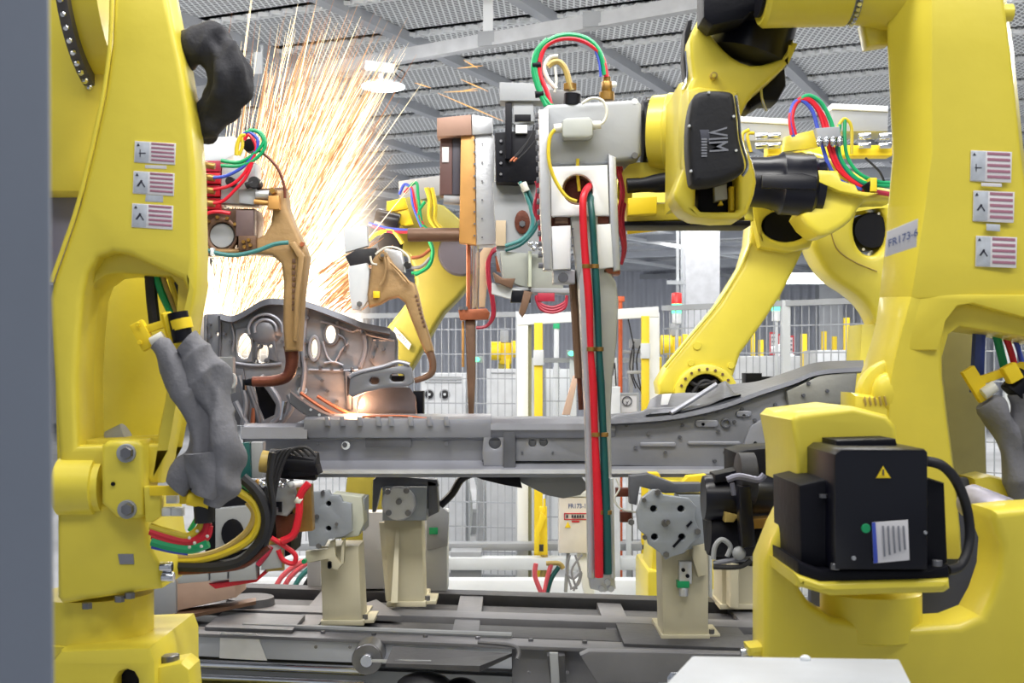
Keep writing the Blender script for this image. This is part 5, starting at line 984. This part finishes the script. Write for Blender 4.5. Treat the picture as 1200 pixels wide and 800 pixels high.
# forearm root at top
mk('bearing_hub', lathe(P(1000, -28, YR+.15), P(1060, -30, YR+.15), [(0, .10), (.5, .115), (1, .12)], 40), YEL, rr)
mk('bearing_ring', lathe(P(992, -28, YR+.15), P(1002, -28, YR+.15), [(0, .10), (1, .10)], 40), GRYM, rr)
for k in range(12):
    a = .2+k*.13; v_ = Vector((0, -.1*math.cos(a), -.1*math.sin(a))); p = P(997, -28, YR+.15)+v_; mk('bolt', lathe(p-v_*.01, p+v_*.08, [(0, .006), (1, .005)], 8), CHR, rr)
mk('forearm_housing', lathe(P(893, -30, YR+.15), P(993, -28, YR+.15), [(0, .06), (0.001, .105), (.05, .112), (1, .105)], 40), YEL, rr)
mk('housing_bore', lathe(P(888, -30, YR+.15), P(895, -30, YR+.15), [(0, .09), (1, .09)], 32), BLM, rr)
YV = 2.95
mk('forearm_motor', lathe(P(898, -15, YV), P(872, 76, YV), [(0, .09), (.3, .098), (.32, .094), (.9, .094), (1, .06)], 36), BLK, rr)
mk('motor_block', plate([(824, -20), (945, -20), (950, 12), (880, 14), (872, 22), (835, 30), (824, 20)], YV-.16, .1, .008), BLM, rr)
mk('wrist_casting', plate([(823, 16), (812, 36), (808, 50), (811, 80), (812, 92), (806, 102), (803, 130), (804, 170), (800, 200), (790, 225), (796, 240), (815, 254), (868, 256), (880, 240), (887, 213), (882, 188), (872, 165), (866, 148), (872, 128), (882, 112), (900, 96), (918, 80), (928, 66), (931, 44), (924, 58), (905, 72), (880, 76), (858, 66), (840, 48), (828, 30)], YV-.06, .14, .012, res=3, smooth=2, holes=[[(816, 212), (866, 204), (866, 244), (862, 248), (822, 248), (815, 240)]]), YEL, rr)
mk('wrist_side', plate([(805, 104), (820, 100), (866, 106), (868, 150), (874, 180), (866, 206), (812, 216), (802, 190)], YV-.1, .1, .02), YEL, rr)
mk('servo', plate(rect(818, 206, 864, 248), YV+.03, .08), BLM, rr); sp_ = mk('servo_label', plate([(837, 219), (852, 215), (853, 233), (838, 236)], YV-.0, .03), GRYL, rr); mk('servo_bracket', plate(rect(856, 218, 861, 247), YV-.02, .04), SAF, rr)
mk('servo_mark', plate([(842, 240), (845, 234), (848, 240)], YV-.01, .02, .001), SAF, rr)
mk('plug', disc(837, 88, YV-.075, 4.5, .02), OCH, rr); mk('plug', disc(837, 88, YV-.08, 2.6, .01, 6), YEL, rr)
vim = mk('protective_cover', plate([(815, 110), (833, 105), (857, 107), (862, 117), (864, 133), (867, 163), (874, 193), (868, 204), (845, 214), (815, 217), (809, 203), (806, 167), (808, 133)], YV-.17, .08, .016, smooth=3, res=3), mat('cover_black', (12, 13, 22), .6, 0, .1, .08), rr)
for x, y in ((831, 108), (808, 147), (860, 136), (863, 176), (810, 200)): mk('cover_screw', disc(x, y, YV-.175, 1.6, .01, 8), GRYL, vim)
text('VIM', 840.5, 164, YV-.172, 23, VGR, vim, rot=-math.pi/2+.06, sx=.56); mk('logo_patch', plate([(820, 152), (831, 152), (832, 166), (822, 166)], YV-.171, .001, .0003), mat('patch_grey', (70, 72, 84), .6), vim); mk('small_print', [plate(rect(822, 162+k*3.3, 828.5, 164+k*3.3), YV-.172, .001, .0002) for k in range(7)], VGR, vim)
mk('cover_rim', tube(yy([(862, 112), (866, 140), (868, 163), (876, 193), (870, 206)], YV-.13), 1.8), CHR, rr)
mk('black_side_guard', plate([(806, 24), (812, 22), (808, 45), (810, 70), (804, 96), (801, 70), (802, 40)], YV+.02, .06), BLM, rr); mk('guard_edge', tube(yy([(804, 60), (806, 90), (800, 105)], YV-.0), 2), CHR, rr)
mk('rear_motor', plate([(886, 100), (905, 88), (921, 78), (922, 100), (912, 118), (896, 118), (880, 128), (874, 126)], YV+.04, .1, .01), BLM, rr); cable('guard_loop', yy([(892, 98), (893, 115), (898, 130)], YV+.0), 1.6, CHR, rr)
mk('wrist_drum', lathe(P(764, 155, 3.41), P(808, 155, 3.38), [(0, .088), (.03, .096), (.42, .099), (.46, .103), (.97, .103), (1, .098)], 40), YEL, rr, ang=25)
mk('wrist_neck', plate([(797, 96), (812, 88), (816, 230), (796, 235)], YV+.05, .3, .02), YEL, rr)
mk('wrist_beam', plate([(732, 200), (795, 196), (870, 200), (875, 256), (732, 262)], YV+.45, .1, .02, holes=[rq(736, 199, 798, 236, 12)]), YEL, rr)
mk('beam_foot', plate([(736, 232), (770, 230), (770, 250), (736, 252)], YV+.38, .05), SAF, rr)
cable('black_hose', yy([(735, 218), (755, 216), (775, 214), (792, 212)], YV+.4), [9, 9, 11, 14], BLM, rr, fold=.1, seg=14)
mk('beam_rail', plate([(732, 259), (880, 258), (880, 264), (732, 264)], YV+.44, .14), BLM, rr)
tag(mk('fork_bar', tube([(735, 272, 3.6), (770, 268, 3.6)], 2.6), SAF), 'thin yellow bar just right of the main gun', 'bar')
# shoulder hood, fork base, motor
mk('shoulder_hood', plate([(927, 492), (935, 484), (1000, 476), (1040, 486), (1052, 500), (1052, 545), (1000, 560), (935, 572), (934, 530)], 2.3, .3, .012, res=3), YEL, rr)
fork = [(896, 660), (912, 620), (933, 578), (940, 560), (936, 600), (934, 640), (938, 690), (950, 708), (975, 724), (1020, 732), (1075, 735), (1125, 732), (1150, 722), (1162, 700), (1172, 670), (1174, 640), (1163, 610), (1165, 598), (1200, 594), (1240, 592), (1240, 1290), (898, 1290), (896, 760)]
mk('base_fork', plate(fork, 2.32, .13, .016, res=3), YEL, rr)
mk('fork_lug', plate([(877, 758), (898, 756), (900, 770), (879, 770)], 2.34, .06, .01), YEL, rr); mk('lug_pin', drum(868, 764, 2.37, 880, 763, 2.37, 4.5), CHR, rr)
mk('motor_seat', plate([(932, 672), (962, 682), (1114, 678), (1115, 690), (1108, 695), (975, 699), (934, 687)], 2.11, .3, .012, res=2), YEL, rr)
mk('seat_neck', drum(1020, 690, 2.4, 1020, 745, 2.4, 58, prof=None), YEL, rr)
bkr = mk('cavity_shade', plate([(950, 560), (1175, 560), (1175, 740), (950, 740)], 2.75, .03), mat('shade_grey', (84, 86, 100), .6), rr)  # grey sheet added for the shade inside the fork
mk('cavity_panel', plate([(1148, 652), (1164, 652), (1160, 694), (1150, 694)], 2.7, .02), TEA, rr)
mt = mk('motor', plate([(936, 568), (962, 562), (1090, 560), (1108, 566), (1112, 660), (1090, 668), (962, 668), (938, 660)], 2.16, .22, .008), BLM, rr)
mk('motor_cap', plate([(978, 532), (986, 526), (1084, 526), (1088, 530), (1088, 668), (978, 668)], 2.10, .2, .006), BLK, mt)
mk('motor_top', plate([(980, 516), (1050, 514), (1054, 528), (980, 530)], 2.2, .12), BLM, mt); mk('motor_side', plate([(974, 540), (982, 536), (982, 600), (974, 600)], 2.14, .1), BLM, mt)
mk('motor_flange', plate([(935, 658), (962, 668), (1090, 668), (1112, 662), (1114, 676), (1090, 682), (962, 684), (935, 674)], 2.12, .26, .006), BLM, mt)
for x, y in ((979, 664), (1098, 660)): mk('bolt', drum(x, y+3, 2.11, x, y-4, 2.11, 6, seg=8), BLT, mt)
mk('bolt', drum(965, 583, 2.15, 965, 579, 2.15, 5, seg=8), BLT, mt); mk('screw', disc(1001, 654, 2.095, 2.6, .006, 10), GRYM, mt); mk('screw', disc(1085, 624, 2.095, 2, .006, 10), GRYM, mt)
mk('warning_triangle', plate([(1035, 546), (1044, 560), (1027, 560)], 2.096, .003, .0005), SAF, mt); mk('warning_mark', plate(rect(1034.5, 550, 1036, 557), 2.094, .002, .0003), INK, mt)
mk('green_dot', disc(1015, 619, 2.097, 5.5, .004), GRN, mt)
nl = mk('rating_label', plate([(1022, 612), (1064, 609), (1066, 656), (1024, 660)], 2.097, .003, .0005), LBL, mt)
mk('blue_edge', plate([(1022, 612), (1026, 612), (1029, 659), (1024, 660)], 2.094, .002, .0003), BLU, nl); mk('print_line', [plate([(1034+k*6, 616), (1036+k*6, 616), (1038+k*6, 652-k*2), (1036+k*6, 652-k*2)], 2.094, .002, .0003) for k in range(5)], VGR, nl)
cable('motor_cable', [(1086, 540, 2.15), (1105, 546, 2.15), (1122, 566, 2.17), (1134, 600, 2.2), (1136, 635, 2.2), (1126, 662, 2.18), (1110, 668, 2.16)], 6, DRK, rr, seg=12)
mk('shaft_coupling', drum(1136, 586, 2.55, 1180, 604, 2.45, 20), mat('shaft_silver', (170, 168, 186), .4, .4, .25, 0, 30), rr)
mk('fork_shoulder', ball(P(1192, 622, 2.4), .055, 1.1, 1, .75), YEL, rr)
mk('inner_step', plate([(1140, 560), (1160, 556), (1200, 566), (1215, 600), (1150, 600)], 2.72, .1, .015), YEL, rr)
for m, a, r in ((BLU, [(1148, 380), (1146, 420), (1144, 460)], 8), (GRN, [(1164, 380), (1172, 410), (1178, 435)], 5), (RED, [(1174, 382), (1184, 410), (1190, 432)], 4), (BLU, [(1182, 382), (1192, 405), (1198, 425)], 3)): cable('cable', yy(a, YR+.18), r, m, rr)
mk('cable_clamp_arm', [bar(P(1133, 432, YR+.1), P(1155, 468, YR+.1), .02, .03), bar(P(1148, 446, YR+.1), P(1200, 428, YR+.1), .018, .018), bar(P(1180, 428, YR+.08), P(1190, 446, YR+.08), .03, .03)], SAF, rr, bevel=.003)
mk('hose_sleeve', [tube(yy([(1156, 470), (1172, 492), (1184, 520), (1192, 560), (1194, 590)], YR+.1), [12, 18, 18, 16, 10], n=14, seg=32, fold=.42), tube(yy([(1200, 460), (1206, 500), (1208, 560)], YR+.1), [18, 22, 18], n=14, seg=32, fold=.42)], SLV, rr, ang=60)
mk('white_ferrule', drum(1152, 462, YR+.08, 1166, 452, YR+.08, 7), WHO, rr); mk('cable_collar', drum(1186, 462, YR+.1, 1204, 440, YR+.1, 16), BLM, rr)
Yn = 2.632; nf = -1.22
c_ = onpl(1058, 279, Yn-.004, nf); e_ = (onpl(1072, 273, Yn-.004, nf)-onpl(1042, 285, Yn-.004, nf)); txt_on('FR173-6', c_, e_, (0, 0, 1), None, .0115, INB, np_)

# dark cylinder unit between stand and right robot
td = thing('dark_weld_unit', 'black cylindrical welding unit with clamps left of the right robot', 'tool', P(890, 600, 3.5))
YK = 3.4
mk('body', plate([(862, 530), (876, 526), (930, 522), (945, 600), (940, 664), (880, 664), (838, 656), (834, 600), (862, 590)], YK+.1, .2, .01), BLM, td); mk('barrel', drum(824, 583, YK+.08, 920, 583, YK+.08, 27), BLK, td); mk('barrel', drum(830, 625, YK+.1, 930, 630, YK+.1, 26), BLM, td)
mk('strap', drum(864, 560, YK+.0, 884, 560, YK+.0, 30), DRK, td); mk('post', plate([(866, 570), (880, 570), (886, 640), (870, 642)], YK-.08, .06), BLK, td)
mk('clamp', [tube(yy([(852, 562), (866, 558), (888, 562), (896, 556)], YK-.1), 4), tube(yy([(858, 566), (860, 580)], YK-.1), 3)], mat('clamp_grey', (118, 118, 134), .4, .5), td)
mk('lower_arm', plate([(850, 600), (866, 604), (860, 612), (850, 612)], YK, .05), OCH, td); mk('olive_plate', plate([(880, 608), (915, 606), (914, 618), (880, 620)], YK-.03, .06), BRS, td)
mk('ring', tube(yy([(836, 655), (838, 640), (846, 632), (856, 640), (852, 652)], YK-.03), 3), GRYM, td); mk('ring', ball(P(866, 648, YK-.05), .018), GRYM, td); cable('hose', yy([(836, 660), (860, 656), (890, 654), (910, 656)], YK-.03), 3, VGR, td); cable('hose', yy([(836, 664), (866, 664), (880, 656)], YK-.05), 3, DRK, td)
mk('top_arm', plate([(838, 556), (866, 550), (866, 562), (838, 566)], YK+.02, .1), BLM, td)
# foreground cabinet
t = thing('foreground_cabinet', 'plain pale grey box top at the bottom right corner', 'box', (.4, 1.8, 0))
zt = CZ-(768-HZ)*1.92/F
q = [(.27, 1.92), (.575, 1.90), (.50, 1.5), (.14, 1.55)]
mk('body', skin([[(x, y, 0) for x, y in q], [(x, y, zt) for x, y in q]]), mat('cabinet_top', (196, 200, 206), .5), t, bevel=.004); p = P(940, 765, 1.91); mk('knob', ball((p.x, p.y-.02, zt+.002), .006, 1.4), WHT, t)
# near post
tag(mk('steel_post', skin([[(-.62, .9, 0), (P(77, 0, .9).x, .9, 0), (P(75, 0, 1.05).x, 1.05, 0), (-.62, 1.05, 0)], [(-.62, .9, 3), (P(45, 0, .9).x, .9, 3), (P(43, 0, 1.05).x, 1.05, 3), (-.62, 1.05, 3)]]), POST, bevel=.006), 'blurred blue grey steel post close up on the left', 'post')

# ================= SPARKS =================
def sparkmat(nm, c, s):
    m = bpy.data.materials.new(nm); m.use_nodes = True; nt = m.node_tree; nt.nodes.clear()
    e = nt.nodes.new('ShaderNodeEmission'); e.inputs[0].default_value = (*c, 1); e.inputs[1].default_value = s
    o = nt.nodes.new('ShaderNodeOutputMaterial'); nt.links.new(e.outputs[0], o.inputs[0]); return m
def streak(x, y, ang_, L, Y, r, dy=0):
    pts = []
    for k in range(6):
        u = k/5; xx = x+math.sin(ang_)*L*u; yv = y-math.cos(ang_)*L*u+8*u*u; pts.append(P(xx, yv, Y+dy*u))
    rs = [r*Y/F*(.35+.65*math.sin(math.pi*min(1, .15+.85*u/5*1.0))) for u in range(6)]; rs[-1] = r*Y/F*.2
    return sweep(pts, rs, 4, cap=False)
hot = []; warm = []; cool = []
for i in range(1500):
    ad = min(46, max(7, random.gauss(23, 8.5))); an = math.radians(ad)
    x0 = 262+random.gauss(0, 16); y0 = 425+random.gauss(0, 16)
    R = 455 if ad < 27 else 455-(ad-27)*13
    R *= random.uniform(.80, 1.0) if random.random() < .35 else random.uniform(.45, .85)
    st0 = random.uniform(50, min(260, R-30)); Ls = min(R-st0, random.uniform(60, 330))
    g = streak(x0+math.sin(an)*st0, y0-math.cos(an)*st0, an, Ls, 5.15+random.gauss(0, .12), random.uniform(.22, .55), random.gauss(0, .15))
    (hot if i % 3 == 0 else warm if i % 3 == 1 else cool).append(g)
for i in range(300):  # low bunch left of the gun arm, and right spray
    x0 = random.uniform(238, 330); hot.append(streak(x0, random.uniform(350, 372), math.radians(random.gauss(-6, 7)), random.uniform(25, 80), 5.1, random.uniform(.6, 1.3)))
for i in range(140):
    an = math.radians(random.uniform(38, 50)); (cool if i % 3 else warm).append(streak(random.uniform(372, 425), random.uniform(310, 366), an, random.uniform(25, 70), 5.0+random.gauss(0, .1), random.uniform(.4, .9)))
fount = thing('spark_fountain', 'bright orange white fountain of welding sparks behind the panel', 'sparks', P(372, 400, 5.15))
tag(mk('hot_sparks', hot, sparkmat('spark_hot', (1, .80, .5), 3.0), fount), kind='stuff')
tag(mk('warm_sparks', warm, sparkmat('spark_warm', (1, .55, .24), 1.25), fount), kind='stuff')
tag(mk('cool_sparks', cool, sparkmat('spark_cool', (.85, .36, .15), .85), fount), kind='stuff')
# spark glow: emissive volumes added for the glare around the weld
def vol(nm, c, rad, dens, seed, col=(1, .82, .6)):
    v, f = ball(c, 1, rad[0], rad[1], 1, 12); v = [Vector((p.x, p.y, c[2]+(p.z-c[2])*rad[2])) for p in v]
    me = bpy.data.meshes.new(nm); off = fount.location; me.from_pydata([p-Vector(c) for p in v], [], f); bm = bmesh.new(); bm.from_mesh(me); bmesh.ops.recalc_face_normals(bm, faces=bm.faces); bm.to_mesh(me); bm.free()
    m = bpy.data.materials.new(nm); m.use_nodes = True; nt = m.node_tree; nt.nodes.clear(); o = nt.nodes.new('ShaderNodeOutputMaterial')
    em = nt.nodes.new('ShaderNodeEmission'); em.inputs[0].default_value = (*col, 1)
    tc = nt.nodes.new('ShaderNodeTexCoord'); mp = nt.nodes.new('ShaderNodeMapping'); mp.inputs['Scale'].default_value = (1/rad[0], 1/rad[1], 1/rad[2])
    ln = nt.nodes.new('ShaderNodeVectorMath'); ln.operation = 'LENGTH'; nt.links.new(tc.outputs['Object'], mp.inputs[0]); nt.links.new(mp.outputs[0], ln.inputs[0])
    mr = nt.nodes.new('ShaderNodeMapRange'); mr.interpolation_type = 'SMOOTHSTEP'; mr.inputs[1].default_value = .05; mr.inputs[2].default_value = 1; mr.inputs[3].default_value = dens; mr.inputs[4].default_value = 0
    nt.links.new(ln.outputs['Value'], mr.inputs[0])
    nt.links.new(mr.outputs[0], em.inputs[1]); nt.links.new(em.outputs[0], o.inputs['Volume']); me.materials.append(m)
    ob = bpy.data.objects.new('spark_glow', me); COL.objects.link(ob); ob.parent = fount; ob.location = Vector(c)-off; tag(ob, kind='stuff')
vol('glow_core', P(368, 300, 5.2), (.30, .2, .62), 17, 1)
vol('glow_wide', P(388, 215, 5.2), (.32, .22, .80), 2.6, 2, (1, .74, .5))
vol('glow_low', P(292, 365, 5.25), (.27, .15, .26), 22, 3)
for (dx, e, y) in ((372, 42, 320), (280, 18, 350)):
    l = bpy.data.lights.new('arc_light', 'POINT'); l.energy = e; l.color = (1, .82, .6); l.shadow_soft_size = .15; o = bpy.data.objects.new('arc_light', l); COL.objects.link(o); o.location = P(dx, y, 5.1)
l = bpy.data.lights.new('arc_light', 'POINT'); l.energy = 6; l.color = (1, .5, .25); l.shadow_soft_size = .05; o = bpy.data.objects.new('arc_light', l); COL.objects.link(o); o.location = P(420, 475, 4.58)
# glowing streaks stand in for glass reflections near the ceiling
st_ = []
for a, b_, c_, d_, Y in ((486, 97, 505, 103, 7), (513, 109, 590, 142, 7), (540, 93, 572, 107, 7), (540, 107, 560, 103, 7), (520, 108, 560, 106, 7), (536, 80, 566, 77, 7), (543, 70, 560, 80, 7)):
    st_.append(sweep([P(a, b_, Y), P((a+c_)/2, (b_+d_)/2, Y), P(c_, d_, Y)], [.001, .0035, .001], 6))
tag(mk('reflection_streaks', st_, sparkmat('reflection_orange', (1, .55, .2), 1.3)), 'thin orange glass reflection streaks under the ceiling beam', 'sparks', kind='stuff')

# ---- shared group phrases for the repeats ----
GR = {'robot': 'yellow industrial robots in the cell', 'welding gun': 'spot welding guns held by the robots', 'stand': 'beige jig stands on the pallet', 'signal light': 'stack lights behind the fence',
      'bollard': 'yellow bollards in the background', 'cabinet': 'white cabinets behind the fence', 'hose': 'hoses rising from the floor', 'fence': 'wire mesh fences around the cell', 'conveyor': 'conveyor parts under the jigs'}
for o in S.objects:
    if o.parent is None and o.get('category') in GR and not o.get('group'): o['group'] = GR[o['category']]
